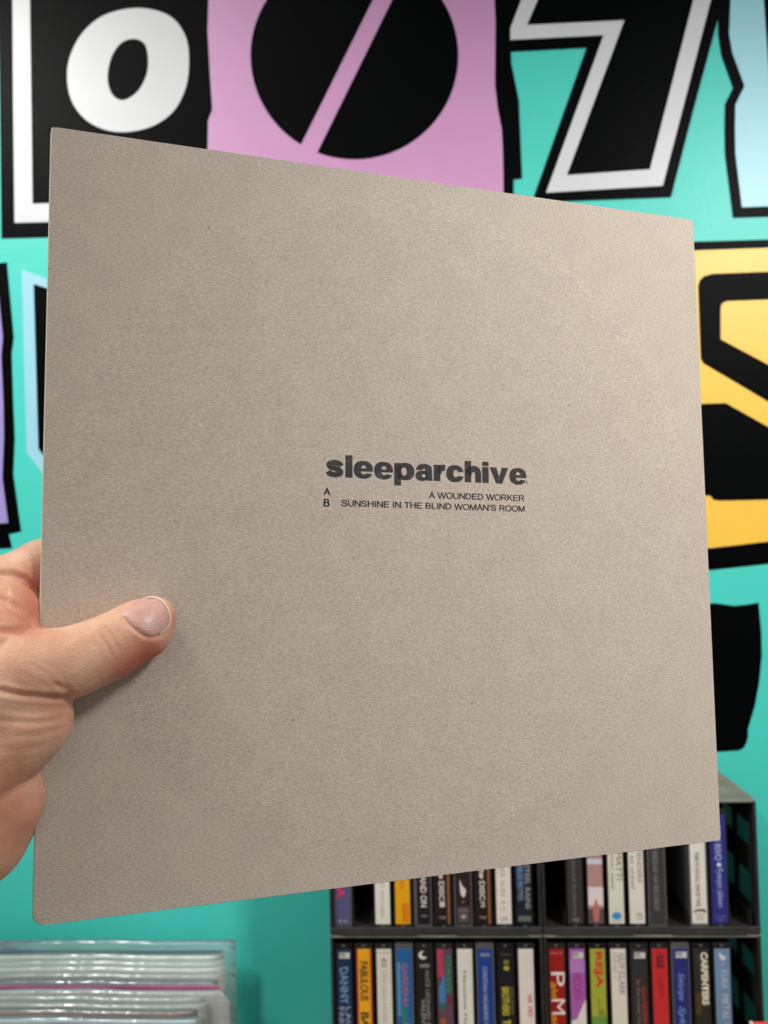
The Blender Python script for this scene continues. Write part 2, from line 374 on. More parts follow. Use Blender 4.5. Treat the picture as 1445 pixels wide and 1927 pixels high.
m_case = mat('smoke_case', (34, 33, 33), 0.22, 0.1, 60, coat=0.5)
m_case2 = mat('clear_case', (88, 88, 90), 0.18, 0.1, 60, coat=0.5)
m_case3 = mat('black_case', (16, 16, 17), 0.25, 0.1, 60, coat=0.4)
CW, CHT, CD = 0.0170, 0.1085, 0.070
def case_mesh():
    b = [(-CW/2, CW/2, 0, CD, 0, CHT)]
    me = boxes_mesh('case', b, 0.0007)
    return me
caseme = {}
for k, m in (('s', m_case), ('c', m_case2), ('b', m_case3)):
    caseme[k] = case_mesh(); caseme[k].materials.append(m)
lugme = boxes_mesh('hinge_lug', [(-0.0016, 0.0016, -0.0007, 0.004, -0.0009, 0.0009)], 0.0004); lugme.materials.append(m_case2)
CARD = dict(var=0.05, scale=80, coat=0.6)
def cassette(row, pl, pr, col, case, lab, prints=(), card=(0.0, 1.0), dz=0.0, push=0.0, cw=0.0138):
    """pl, pr: photo pixels of the case's sides. prints: (kind, ...) on the spine card, in fractions of the card"""
    ymid = (1640, 1850)[row]
    base = rk[(0, row)].location.z + 0.0026
    Y = RY + 0.0040 + push
    X = (on_y(pl, ymid, Y).x + on_y(pr, ymid, Y).x)/2
    xa = xm if pl > 1015 else xl                                  # seat it in the nearest slot of its rack
    X = xa + SLOT0 + PITCH*round((X-xa-SLOT0)/PITCH)
    root = empty('cassette', (X, Y, base+0.0003), lab, 'cassette', 'cassettes in the black racks')
    link('case', caseme[case], None, root)
    for z in (0.0022, CHT-0.0022):
        o = link('hinge_lug', lugme, None, root); o.location = (0, 0, z)
    z1 = CHT-0.0052-(CHT-0.0095)*card[0]; z0 = CHT-0.0052-(CHT-0.0095)*card[1]
    link('spine_card', boxes_mesh('spine_card', [(-cw/2, cw/2, -0.0004, 0.0006, z0, z1)], 0.0002), paint(col, 0.35, **CARD), root)
    H = z1-z0
    for pk in prints:
        if pk[0] == 't':          # lettering running down the spine: text, colour, y0, y1, x0, x1, bold, shear
            _, s, c, a, b, x0, x1, bold, sh = pk
            me = text_mesh(s, bold, sh, box=((b-a)*H, (x1-x0)*cw))
            # text right -> down, text up -> +x
            M = Matrix(((0, 1, 0, -cw/2+x0*cw), (0, 0, -1, -0.00052), (-1, 0, 0, z1-a*H), (0, 0, 0, 1)))
            me.transform(M); link('lettering', me, paint(c, 0.35, **CARD), root)
        elif pk[0] == 'h':        # upright lettering: text, colour, x0, x1, y0, y1, bold
            _, s, c, x0, x1, a, b, bold = pk
            me = text_mesh(s, bold, 0, box=((x1-x0)*cw, (b-a)*H))
            M = Matrix(((1, 0, 0, -cw/2+x0*cw), (0, 0, -1, -0.00058), (0, 1, 0, z1-b*H), (0, 0, 0, 1)))
            me.transform(M); link('lettering', me, paint(c, 0.35, **CARD), root)
        elif pk[0] == 'r':        # printed patch: colour, x0, x1, y0, y1
            _, c, x0, x1, a, b = pk
            me = boxes_mesh('print_patch', [(-cw/2+x0*cw, -cw/2+x1*cw, -0.00048, -0.0002, z1-b*H, z1-a*H)])
            link('print_patch', me, paint(c, 0.35, **CARD), root)
        elif pk[0] == 'p':        # printed polygon: colour, points
            _, c, pts = pk
            me = curve_mesh('print_patch', [[(-cw/2+x*cw, z1-y*H) for x, y in pts]], 0.0001)
            me.transform(Matrix.Translation((0, -0.00048, 0)) @ Matrix.Rotation(math.pi/2, 4, 'X'))
            link('print_patch', me, paint(c, 0.35, **CARD), root)
    return root
def ell(cx, cy, rx, ry, n=20): return [(cx+rx*math.cos(2*math.pi*i/n), cy+ry*math.sin(2*math.pi*i/n)) for i in range(n)]
crescent = [(0.50+0.30*math.cos(a), 0.055+0.040*math.sin(a)) for a in np.linspace(-2.0, 2.6, 16)[::-1]]
crescent = arc(0.42, 0.055, 0.30, 0.6, 5.2, 18)
crescent = [(x, 0.055+(y-0.055)*0.13) for x, y in crescent] + [(0.55+0.22*math.cos(a), 0.045+0.026*math.sin(a)) for a in np.linspace(4.6, 1.2, 10)]
W_, K_ = (226, 220, 208), (30, 29, 30)
# upper row, left rack
cassette(0, 631, 664, (84, 82, 122), 'c', 'violet blue cassette with a pink title, first beside the empty slot', [('t', 'LINNEA', (206, 44, 92), 0.20, 0.76, 0.06, 0.66, 0.02, 0), ('h', 'M', (170, 160, 170), 0.25, 0.75, 0.955, 0.985, 0)])
cassette(0, 703, 737, W_, 's', 'white cassette with a faint grey title between the empty slot and the amber one', [('t', 'SILENT MOVIES', (176, 168, 150), 0.45, 0.93, 0.35, 0.62, 0, 0)])
cassette(0, 742, 777, (230, 162, 12), 's', 'amber yellow cassette with orange print, upper tier', [('t', 'EMERSON', (214, 116, 10), 0.35, 0.66, 0.32, 0.66, 0.01, 0), ('r', (205, 96, 14), 0.50, 0.62, 0.80, 0.985), ('r', (205, 96, 14), 0.70, 0.78, 0.80, 0.985), ('r', (205, 96, 14), 0.86, 0.92, 0.80, 0.985)])
cassette(0, 780, 815, (26, 20, 24), 'c', 'black cassette with a slim white title, right of the amber one', [('t', 'ON AND ON', (214, 208, 200), 0.42, 0.84, 0.35, 0.78, 0.02, 0), ('r', (120, 108, 110), 0.36, 0.78, 0.915, 0.93), ('r', (96, 92, 94), 0.0, 0.10, 0.0, 1.0)])
for pl, num, lab in ((819, '1', 'black cassette with white script, a brown edge stripe and number one'), (897, '2', 'black cassette with white script, a brown edge stripe and number two')):
    cassette(0, pl, pl+35, (28, 16, 18), 's', lab, [('t', 'Spirits', (214, 206, 196), 0.22, 0.58, 0.16, 0.62, 0.04, 0.2), ('t', 'DISC', (206, 200, 190), 0.60, 0.78, 0.25, 0.62, 0.03, 0), ('h', num, (206, 200, 190), 0.28, 0.62, 0.79, 0.84, 0.02),
             ('r', (146, 84, 40), 0.80, 0.96, 0.0, 1.0), ('h', 'TIGER', (180, 150, 150), 0.2, 0.68, 0.925, 0.95, 0)])
cassette(0, 858, 892, (38, 26, 30), 'c', 'dark brown cassette with a white flame-like dove mark', [('p', (212, 204, 196), [(0.30, 0.58), (0.46, 0.64), (0.72, 0.68), (0.66, 0.73), (0.52, 0.755), (0.34, 0.72), (0.30, 0.66)]), ('r', (112, 104, 104), 0.40, 0.60, 0.785, 0.80), ('r', (84, 74, 76), 0.12, 0.88, 0.84, 0.985), ('h', 'KIM', (140, 130, 128), 0.2, 0.8, 0.86, 0.885, 0), ('p', (170, 160, 158), ell(0.5, 0.93, 0.16, 0.018))])
cassette(0, 936, 970, (226, 214, 204), 's', 'cream white cassette with a small olive title, left of the dark blue one', [('t', 'LADDER SUN', (168, 160, 140), 0.28, 0.74, 0.32, 0.62, 0, 0), ('t', '& C', (168, 160, 140), 0.78, 0.88, 0.36, 0.60, 0, 0), ('h', '(CD)', (120, 112, 100), 0.28, 0.74, 0.935, 0.975, 0)])
cassette(0, 974, 1009, (22, 28, 42), 'b', 'midnight blue cassette with a pale blue printed top and grey title', [('r', (52, 84, 128), 0.0, 1.0, 0.10, 0.40), ('r', (40, 66, 100), 0.0, 0.5, 0.40, 0.66), ('p', (110, 150, 190), ell(0.5, 0.36, 0.34, 0.025)), ('t', 'FIELD NOTES', (120, 150, 184), 0.45, 0.78, 0.12, 0.44, 0.01, 0), ('t', 'STEEL RAINS', (150, 152, 162), 0.45, 0.86, 0.58, 0.92, 0.01, 0), ('r', (96, 104, 96), 0.08, 0.92, 0.925, 0.975)])
# upper row, right rack
cassette(0, 1064, 1100, (54, 50, 51), 'b', 'charcoal cassette with a thin grey title beside the empty first slot', [('t', 'Selected Ambience', (116, 112, 112), 0.36, 0.92, 0.34, 0.60, 0, 0.1), ('h', '90', (134, 128, 122), 0.28, 0.72, 0.945, 0.98, 0.02)])
cassette(0, 1103, 1138, (176, 134, 128), 'b', 'cassette with a dusty pink portrait print fading to white', [('r', (196, 196, 214), 0.0, 1.0, 0.40, 0.45), ('r', (222, 206, 208), 0.0, 1.0, 0.66, 0.83), ('r', (92, 72, 72), 0.0, 1.0, 0.86, 1.0), ('p', (190, 110, 100), [(0.5, 0.76), (0.75, 0.86), (0.66, 0.98), (0.34, 0.98), (0.28, 0.88)])])
cassette(0, 1142, 1177, (218, 212, 196), 'b', 'ivory cassette with handwritten lettering and a blue oval', [('t', 'OMATTI', (96, 98, 92), 0.26, 0.60, 0.56, 0.92, 0, 0.1), ('t', 'Summer tape', (118, 118, 108), 0.22, 0.68, 0.12, 0.44, 0, 0.25), ('p', (64, 142, 196), ell(0.5, 0.925, 0.32, 0.034)), ('r', (150, 166, 178), 0.22, 0.80, 0.968, 0.978)])
cassette(0, 1183, 1218, (222, 214, 202), 'b', 'ivory cassette with two lines of grey handwriting and a small stamp', [('t', 'PRETENDERS', (112, 108, 104), 0.18, 0.62, 0.58, 0.88, 0, 0.1), ('t', 'learn to crawl', (112, 108, 104), 0.16, 0.68, 0.14, 0.44, 0, 0.25), ('h', 'HMC', (120, 112, 104), 0.40, 0.86, 0.90, 0.925, 0), ('h', '132', (120, 112, 104), 0.46, 0.84, 0.935, 0.96, 0)])
cassette(0, 1221, 1256, (58, 55, 55), 'c', 'slate grey cassette with pale slanted title, left of the wide gap', [('t', 'WHITE REGGAE VIA RECORDS', (140, 134, 132), 0.16, 0.88, 0.26, 0.58, 0, 0.3)])
cassette(0, 1299, 1335, (224, 216, 208), 'c', 'white cassette with small black capitals and a black arc mark', [('t', 'TRIBUTE VOCALS, ONE BY ONE', (92, 84, 80), 0.34, 0.84, 0.26, 0.58, 0.01, 0), ('p', (44, 40, 40), [(0.10, 0.885), (0.40, 0.868), (0.80, 0.866), (0.92, 0.885), (0.90, 0.90), (0.70, 0.885), (0.40, 0.884), (0.16, 0.897)]), ('h', 'CAT', (150, 140, 134), 0.24, 0.80, 0.905, 0.93, 0), ('h', '101', (150, 140, 134), 0.30, 0.74, 0.94, 0.97, 0)])
cassette(0, 1338, 1373, (44, 46, 128), 's', 'deep blue cassette with a pale title and dot, last before the rack side', [('t', 'EPPU RIVO', (160, 172, 210), 0.10, 0.42, 0.26, 0.70, 0.02, 0), ('p', (200, 206, 226), ell(0.52, 0.46, 0.15, 0.019)), ('t', 'Tyttojen jalkeen', (150, 164, 206), 0.49, 0.85, 0.26, 0.74, 0.01, 0.1), ('p', (140, 140, 160), ell(0.5, 0.05, 0.16, 0.02)), ('h', 'LOVE', (120, 122, 176), 0.16, 0.84, 0.925, 0.945, 0), ('h', '160', (120, 122, 176), 0.34, 0.70, 0.955, 0.975, 0)])
# lower row, left rack
def flag(y, bg): return [('r', (206, 204, 196), 0.18, 0.92, y, y+0.055), ('r', bg, 0.18, 0.62, y+0.008, y+0.018), ('r', bg, 0.18, 0.62, y+0.03, y+0.038)]
cassette(1, 632, 667, (26, 44, 76), 'b', 'navy cassette with a pale blue slanted title and small white badge', flag(0.03, (26, 44, 76)) + [('t', 'DANNY', (112, 148, 196), 0.16, 0.50, 0.22, 0.78, 0.015, -0.25), ('t', 'PARHAAT', (150, 168, 196), 0.53, 0.95, 0.10, 0.45, 0, -0.2), ('t', 'LAULUT', (150, 168, 196), 0.53, 0.95, 0.55, 0.9, 0, -0.2)])
cassette(1, 671, 706, (232, 164, 22), 's', 'yellow cassette with red edges and a jagged black title', [('r', (176, 40, 52), 0.0, 0.10, 0.0, 1.0), ('r', (206, 84, 30), 0.90, 1.0, 0.0, 1.0), ('t', 'FABULOUS', (62, 52, 44), 0.11, 0.48, 0.22, 0.78, 0.03, 0.1), ('t', 'BACK', (62, 52, 44), 0.58, 0.9, 0.22, 0.78, 0.03, 0.1)])
cassette(1, 710, 745, (216, 210, 198), 's', 'off-white cassette with faint stacked capitals beside the yellow one', [('h', 'TAMU', (170, 162, 150), 0.14, 0.86, 0.02, 0.04, 0), ('h', 'A', (120, 112, 104), 0.30, 0.70, 0.08, 0.12, 0.02), ('h', 'O', (120, 112, 104), 0.34, 0.66, 0.13, 0.165, 0.02), ('t', 'LIVE AND MORE LOVE', (176, 168, 154), 0.20, 0.85, 0.32, 0.62, 0, 0)])
cassette(1, 746, 782, (30, 92, 156), 'c', 'bright blue cassette with a coral slanted title and green patch', [('r', (70, 140, 190), 0.0, 0.24, 0.12, 0.62), ('p', (40, 120, 104), [(0.22, 0.55), (0.60, 0.50), (0.62, 0.66), (0.30, 0.70)]), ('r', (72, 70, 104), 0.0, 1.0, 0.70, 1.0), ('t', 'GARDENIA', (176, 104, 120), 0.13, 0.56, 0.34, 0.72, 0.015, -0.2), ('t', '& Co', (200, 110, 90), 0.68, 0.86, 0.40, 0.80, 0.01, 0)])
cassette(1, 786, 822, (24, 22, 22), 's', 'black cassette with a white crescent moon and grey vertical title', [('p', (218, 210, 196), crescent), ('h', 'SABIS', (170, 162, 154), 0.20, 0.84, 0.135, 0.17, 0.01), ('t', 'ALICE LEONARD COHAN', (140, 134, 128), 0.19, 0.90, 0.56, 0.84, 0.01, 0), ('t', 'VALENTI', (150, 144, 138), 0.46, 0.74, 0.22, 0.52, 0.01, 0)])
cassette(1, 827, 861, (96, 62, 80), 's', 'cassette with a multicoloured collage print of rose, blue and green', [('r', (170, 60, 84), 0.0, 0.45, 0.0, 0.26), ('r', (46, 92, 78), 0.55, 0.95, 0.05, 0.42), ('p', (58, 120, 176), [(0.08, 0.36), (0.48, 0.22), (0.52, 0.50), (0.08, 0.50)]), ('r', (26, 104, 90), 0.12, 0.44, 0.34, 0.56), ('r', (150, 88, 50), 0.15, 0.5, 0.64, 0.9), ('r', (110, 40, 58), 0.6, 0.95, 0.43, 0.50), ('t', 'OASIS', (80, 130, 110), 0.06, 0.40, 0.60, 0.90, 0, 0)])
cassette(1, 864, 898, (218, 214, 202), 's', 'plain white cassette with a thin black handwritten title, left of the royal blue one', [('t', 'Hanoima Haneri', (110, 106, 98), 0.20, 0.86, 0.34, 0.60, 0, 0)])
cassette(1, 901, 937, (22, 60, 136), 'c', 'royal blue cassette with a thin white title line', [('t', 'CHRISTIAN VAGABOND COUNTRY', (176, 184, 204), 0.16, 0.90, 0.32, 0.60, 0, 0), ('h', '1010', (186, 182, 176), 0.22, 0.80, 0.035, 0.07, 0.01)])
cassette(1, 942, 975, (18, 18, 28), 'b', 'black cassette with a bold yellow block title', [('p', (120, 116, 44), ell(0.55, 0.12, 0.20, 0.022)), ('p', (170, 160, 50), ell(0.55, 0.175, 0.20, 0.022)), ('r', (84, 82, 46), 0.2, 0.86, 0.045, 0.055), ('t', 'BROTHERS', (184, 172, 48), 0.35, 0.61, 0.20, 0.68, 0.03, 0), ('t', 'SVEN DUVA', (120, 114, 44), 0.35, 0.60, 0.74, 0.98, 0.01, 0), ('t', 'TITAN', (184, 172, 48), 0.65, 0.86, 0.20, 0.74, 0.03, 0)])
cassette(1, 980, 1013, (220, 210, 200), 's', 'off-white cassette with two short red characters', [('t', 'HA', (206, 70, 64), 0.42, 0.50, 0.55, 0.86, 0.03, 0), ('t', 'HO', (206, 70, 64), 0.53, 0.62, 0.55, 0.86, 0.03, 0)])
# lower row, right rack
cassette(1, 1031, 1066, (150, 22, 20), 's', 'dark red cassette with white and gold swash title', [('h', 'EMI T', (196, 120, 110), 0.08, 0.9, 0.025, 0.05, 0.01), ('t', 'P', (226, 214, 206), 0.21, 0.34, 0.10, 1.0, 0.0, 0), ('t', 'aivi', (214, 150, 20), 0.30, 0.46, 0.06, 0.52, 0.02, 0.3), ('t', 'M', (226, 214, 206), 0.46, 0.60, 0.08, 0.98, 0.0, 0), ('t', 'alin', (214, 150, 20), 0.60, 0.80, 0.06, 0.52, 0.02, 0.3)])
cassette(1, 1069, 1105, (166, 88, 168), 's', 'purple cassette fading into a white lower patch', flag(0.03, (60, 30, 70)) + [('r', (176, 120, 184), 0.0, 1.0, 0.10, 0.22), ('t', 'HIDDEN', (150, 56, 130), 0.22, 0.46, 0.2, 0.8, 0.02, 0), ('p', (220, 210, 206), [(1.0, 0.46), (0.7, 0.54), (0.4, 0.64), (0.0, 0.66), (0.0, 0.98), (1.0, 0.98)]), ('r', (110, 96, 160), 0.1, 0.8, 0.64, 0.67), ('t', '27', (160, 110, 150), 0.69, 0.82, 0.2, 0.9, 0.01, 0)])
cassette(1, 1111, 1146, (160, 164, 56), 'b', 'lime green cassette with a slanted red block title', [('r', (104, 148, 60), 0.0, 1.0, 0.62, 1.0), ('t', 'REJA', (204, 54, 38), 0.02, 0.36, 0.22, 0.82, 0.04, 0), ('t', 'KOOTUT', (110, 112, 50), 0.46, 0.62, 0.40, 0.60, 0, 0), ('t', 'HITIT', (90, 104, 50), 0.56, 0.68, 0.50, 0.88, 0.01, 0)])
cassette(1, 1147, 1183, (218, 210, 196), 's', 'ivory cassette with blue-grey pen capitals at its top', [('t', 'GUY CLARK', (112, 116, 132), 0.04, 0.42, 0.50, 0.90, 0.005, 0.1), ('t', 'OLD NO. 1', (140, 138, 138), 0.03, 0.26, 0.14, 0.40, 0, 0.1), ('r', (84, 74, 66), 0.36, 0.56, 0.70, 0.73)])
cassette(1, 1185, 1221, (48, 44, 43), 's', 'black cassette with a white badge and narrow red lettering', flag(0.03, (48, 44, 43)) + [('t', 'ALLA NAZINA', (176, 46, 60), 0.34, 0.68, 0.62, 0.92, 0.02, 0), ('t', 'So The Longer You Live', (130, 122, 116), 0.28, 0.80, 0.24, 0.50, 0.01, 0)])
cassette(1, 1225, 1259, (198, 40, 44), 's', 'bright scarlet cassette with a dark square stamp', [('h', 'E', (92, 26, 30), 0.3, 0.8, 0.06, 0.16, 0.03), ('r', (110, 28, 32), 0.22, 0.78, 0.035, 0.045), ('r', (100, 28, 32), 0.22, 0.82, 0.165, 0.175), ('t', 'HUIPUT', (130, 30, 36), 0.26, 0.44, 0.34, 0.66, 0, 0)])
cassette(1, 1265, 1301, (40, 44, 112), 'c', 'indigo cassette with sky blue handwriting and a white badge', flag(0.025, (40, 44, 112)) + [('t', 'Sielunpe', (110, 150, 206), 0.22, 0.47, 0.20, 0.72, 0.005, 0.35), ('t', 'Syke', (110, 150, 206), 0.52, 0.75, 0.20, 0.72, 0.005, 0.35)])
cassette(1, 1305, 1341, (44, 40, 36), 'b', 'black cassette with a bold cream block title', [('t', 'CARPENTERS', (222, 212, 192), 0.03, 0.51, 0.46, 0.92, 0.05, 0), ('t', 'SINGLES', (90, 84, 78), 0.04, 0.13, 0.22, 0.38, 0, 0), ('r', (78, 60, 34), 0.06, 0.40, 0.40, 0.60)])
cassette(1, 1344, 1379, (112, 138, 172), 's', 'sky blue cassette with white serif capitals and a dove mark', [('p', (214, 214, 210), [(0.36, 0.03), (0.50, 0.06), (0.76, 0.07), (0.66, 0.095), (0.56, 0.11), (0.38, 0.085), (0.30, 0.06)]), ('p', (190, 194, 200), ell(0.56, 0.14, 0.06, 0.009)), ('t', 'KUKA', (196, 202, 210), 0.19, 0.36, 0.40, 0.82, 0.0, 0.1), ('t', 'METAL V', (196, 202, 210), 0.41, 0.72, 0.40, 0.82, 0.0, 0.1)])

# red jacket standing before the rack's right corner
p = on_y(1411, 1923, 0.775)
rj = empty('record', (p.x+0.157, 0.775, COUNTER), 'red record jacket with a scuffed white corner standing before the cassette rack', 'record')
hh = p.z-COUNTER
link('jacket', boxes_mesh('jacket', [(-0.157, 0.157, -0.0016, 0.0016, 0.0004, hh)], 0.0012), paint((226, 70, 58), 0.4, var=0.06, scale=30), rj)
link('scuffed_corner', boxes_mesh('scuffed_corner', [(-0.1574, -0.1545, -0.0018, 0.0018, hh-0.004, hh+0.0003)], 0.001), paint((226, 200, 190), 0.7), rj)

# ------------------------------------------------------------------ the grey sleeve in the hand
tl, r1, r2 = np.array([-0.13597, -0.15771, 0.3522]), np.array([0.9445, 0.01602, 0.3112]), np.array([0.0119, 0.9962, -0.0867])
def cam2w(v): return Vector(right)*float(v[0]) - Vector(up)*float(v[1]) + Vector(fwd)*float(v[2])
SZ = 0.315
U = cam2w(r1/np.linalg.norm(r1)); n = U.cross(-cam2w(r2)).normalized(); V = n.cross(U)      # u right, v up, n towards the viewer
O = CAM + cam2w(tl)                                                                          # top left corner
su = 0.9945                                                                                  # its width against its height
SM = Matrix(((U.x, V.x, n.x, O.x), (U.y, V.y, n.y, O.y), (U.z, V.z, n.z, O.z), (0, 0, 0, 1)))
SMi = SM.inverted()
def P(px, py, d=0.0):
    """photo pixel -> point in the sleeve's own frame, d metres in front of its face"""
    o = SMi @ CAM; r = SMi.to_3x3() @ ray(px, py)
    return o + r*((d-o.z)/r.z)
cTL, cTR, cBR, cBL = [P(*c) for c in ((97, 238), (1304, 414), (1356, 1581), (62, 1743))]

def board_material():
    m = bpy.data.materials.new('grey_board'); m.use_nodes = True; nt = m.node_tree; N = nt.nodes; L = nt.links; b = N['Principled BSDF']
    tc = N.new('ShaderNodeTexCoord')
    def noise(scale, stretch, det=3, rough=0.6):
        mp = N.new('ShaderNodeMapping'); mp.inputs['Scale'].default_value = stretch; L.new(tc.outputs['Object'], mp.inputs[0])
        x = N.new('ShaderNodeTexNoise'); x.inputs['Scale'].default_value = scale; x.inputs['Detail'].default_value = det; x.inputs['Roughness'].default_value = rough
        L.new(mp.outputs[0], x.inputs['Vector']); return x
    fib = noise(1900, (0.36, 1, 1), 4, 0.75); blot = noise(60, (1, 1, 1), 5, 0.65)
    r = N.new('ShaderNodeValToRGB'); r.color_ramp.elements[0].position = 0.28; r.color_ramp.elements[1].position = 0.74
    r.color_ramp.elements[0].color = (*lin((166, 153, 141)), 1); r.color_ramp.elements[1].color = (*lin((226, 213, 200)), 1)
    L.new(fib.outputs['Fac'], r.inputs[0])
    r2_ = N.new('ShaderNodeValToRGB'); r2_.color_ramp.elements[0].position = 0.35; r2_.color_ramp.elements[1].position = 0.65
    r2_.color_ramp.elements[0].color = (0.94, 0.93, 0.94, 1); r2_.color_ramp.elements[1].color = (1.0, 1.0, 0.99, 1)
    L.new(blot.outputs['Fac'], r2_.inputs[0])
    mx = N.new('ShaderNodeMix'); mx.data_type = 'RGBA'; mx.blend_type = 'MULTIPLY'; mx.inputs[0].default_value = 1
    L.new(r.outputs[0], mx.inputs[6]); L.new(r2_.outputs[0], mx.inputs[7])
    # dark recycled-paper flecks
    vo = N.new('ShaderNodeTexVoronoi'); vo.inputs['Scale'].default_value = 110; L.new(tc.outputs['Object'], vo.inputs['Vector'])
    sp = N.new('ShaderNodeSeparateColor'); L.new(vo.outputs['Color'], sp.inputs[0])
    lim = N.new('ShaderNodeMath'); lim.operation = 'MULTIPLY_ADD'; lim.inputs[1].default_value = 0.30; lim.inputs[2].default_value = -0.235; L.new(sp.outputs[0], lim.inputs[0])
    lt = N.new('ShaderNodeMath'); lt.operation = 'LESS_THAN'; L.new(vo.outputs['Distance'], lt.inputs[0]); L.new(lim.outputs[0], lt.inputs[1])
    mul = N.new('ShaderNodeMath'); mul.operation = 'MULTIPLY'; mul.inputs[1].default_value = 0.6; L.new(lt.outputs[0], mul.inputs[0])
    mx2 = N.new('ShaderNodeMix'); mx2.data_type = 'RGBA'; L.new(mul.outputs[0], mx2.inputs[0]); L.new(mx.outputs[2], mx2.inputs[6]); mx2.inputs[7].default_value = (*lin((74, 66, 60)), 1)
    L.new(mx2.outputs[2], b.inputs['Base Color'])
    b.inputs['Roughness'].default_value = 0.72; b.inputs['Specular IOR Level'].default_value = 0.35
    bp = N.new('ShaderNodeBump'); bp.inputs['Strength'].default_value = 0.5; bp.inputs['Distance'].default_value = 0.00025
    L.new(fib.outputs['Fac'], bp.inputs['Height']); L.new(bp.outputs[0], b.inputs['Normal'])
    return m
m_board = board_material()
m_edge = mat('raw_board_edge', (226, 214, 198), 0.85, 0.08, 900)
m_ink = bpy.data.materials.new('worn_black_ink'); m_ink.use_nodes = True
def ink(m, lo, hi):
    nt = m.node_tree; N = nt.nodes; L = nt.links; b = N['Principled BSDF']; b.inputs['Base Color'].default_value = (*lin((44, 42, 42)), 1); b.inputs['Roughness'].default_value = 0.6
    tc = N.new('ShaderNodeTexCoord'); x = N.new('ShaderNodeTexNoise'); x.inputs['Scale'].default_value = 1500; x.inputs['Detail'].default_value = 5; x.inputs['Roughness'].default_value = 0.75
    y = N.new('ShaderNodeTexNoise'); y.inputs['Scale'].default_value = 160; y.inputs['Detail'].default_value = 3
    L.new(tc.outputs['Object'], x.inputs['Vector']); L.new(tc.outputs['Object'], y.inputs['Vector'])
    s = N.new('ShaderNodeMath'); s.operation = 'MULTIPLY_ADD'; s.inputs[1].default_value = 0.30; L.new(y.outputs['Fac'], s.inputs[0]); L.new(x.outputs['Fac'], s.inputs[2])
    r = N.new('ShaderNodeMapRange'); r.inputs['From Min'].default_value = lo; r.inputs['From Max'].default_value = hi; r.inputs['To Min'].default_value = 1.0; r.inputs['To Max'].default_value = 0.15
    L.new(s.outputs[0], r.inputs['Value']); L.new(r.outputs[0], b.inputs['Alpha'])
ink(m_ink, 0.665, 0.79)
m_ink2 = bpy.data.materials.new('thin_black_ink'); m_ink2.use_nodes = True; ink(m_ink2, 0.82, 0.98)

slv = empty('record_sleeve', (0, 0, 0), 'grey cardboard record sleeve with a small black printed title, held up by the hand', 'record sleeve')
slv.matrix_world = SM
def bil(s, t):      # s 0..1 left to right, t 0..1 top to bottom
    return (cTL*(1-s)+cTR*s)*(1-t) + (cBL*(1-s)+cBR*s)*t
ctr = bil(0.5, 0.5)
def bulge(p):
    r = math.hypot(p.x-ctr.x, p.y-ctr.y); k = min(1, max(0, (0.1550-r)/0.016)); k = k*k*(3-2*k)
    return 0.0004*k
GN = 110
def panel(sign):
    vs = []; fs = []
    for j in range(GN+1):
        for i in range(GN+1):
            p = bil(i/GN, j/GN); e = min(i, j, GN-i, GN-j)
            z = bulge(p)
            # softened corners: bottom left chipped, others slightly rounded
            for (c, su_, sv_, ch) in ((cTL, 1, -1, 0.0006), (cTR, -1, -1, 0.0004), (cBR, -1, 1, 0.0004), (cBL, 1, 1, 0.0024)):
                a = su_*(p.x-c.x); b_ = sv_*(p.y-c.y)
                if a+b_ < ch:
                    k = (ch-(a+b_))/2; p = Vector((p.x+su_*k, p.y+sv_*k, p.z))
                if ch > 0.002 and a+b_ < 0.0075: z -= 0.0003*(0.0075-(a+b_))/0.0075 - 0.0004*math.exp(-((a+b_-0.0062)/0.0008)**2)
            vs.append((p.x, p.y, z if sign > 0 else -0.0026-z))
    nrow = GN+1
    for j in range(GN):
        for i in range(GN):
            a = j*nrow+i
            fs.append((a, a+nrow, a+nrow+1, a+1) if sign > 0 else (a, a+1, a+nrow+1, a+nrow))
    me = bpy.data.meshes.new('panel'); me.from_pydata(vs, [], fs)
    return smooth(me)
fp = panel(1); bp_ = panel(-1)
link('front_panel', fp, m_board, slv); link('back_panel', bp_, m_board, slv)
# the cut edges, a thin strip around between both boards
ring = [j*(GN+1) for j in range(GN+1)] + [GN*(GN+1)+i for i in range(1, GN+1)] + [j*(GN+1)+GN for j in range(GN-1, -1, -1)] + [i for i in range(GN-1, 0, -1)]
vs = [fp.vertices[i].co[:] for i in ring]; vb = [bp_.vertices[i].co[:] for i in ring]; k = len(ring)
vm = []
for i in range(k):
    a_, c_ = Vector(vs[i-1]), Vector(vs[(i+1) % k]); t_ = (c_-a_).normalized(); vm.append((vs[i][0]+t_.y*0.0004, vs[i][1]-t_.x*0.0004, -0.0009))
me = bpy.data.meshes.new('edge'); me.from_pydata(vs+vm+vb, [], [(g_*k+i, (g_+1)*k+i, (g_+1)*k+(i+1) % k, g_*k+(i+1) % k) for g_ in (0, 1) for i in range(k)])
smooth(me)
link('cut_edge', me, m_edge, slv)['label'] = 'pale raw cut edge of the board'
def sleeve_text(name, body, p0, p1, hpx, bold, m, spacing=1.0, drop=0.0, build=None):
    """lettering whose outline runs from pixel p0 to p1 along its foot, hpx tall"""
    a = P(*p0); b = P(*p1); a.z = b.z = 0
    d = (b-a); wd = d.length; ex = d.normalized(); ey = Vector((-ex.y, ex.x, 0))
    mid = ((p0[0]+p1[0])/2, (p0[1]+p1[1])/2)
    h = (P(mid[0], mid[1]-hpx)-P(*mid)).length
    me = build(wd, h) if build else text_mesh(body, bold, 0, spacing=spacing, box=(wd, h))
    M = Matrix(((ex.x, ey.x, 0, a.x), (ex.y, ey.y, 0, a.y), (0, 0, 1, 0.00046), (0, 0, 0, 1)))
    me.transform(M)
    return link(name, me, m, slv)
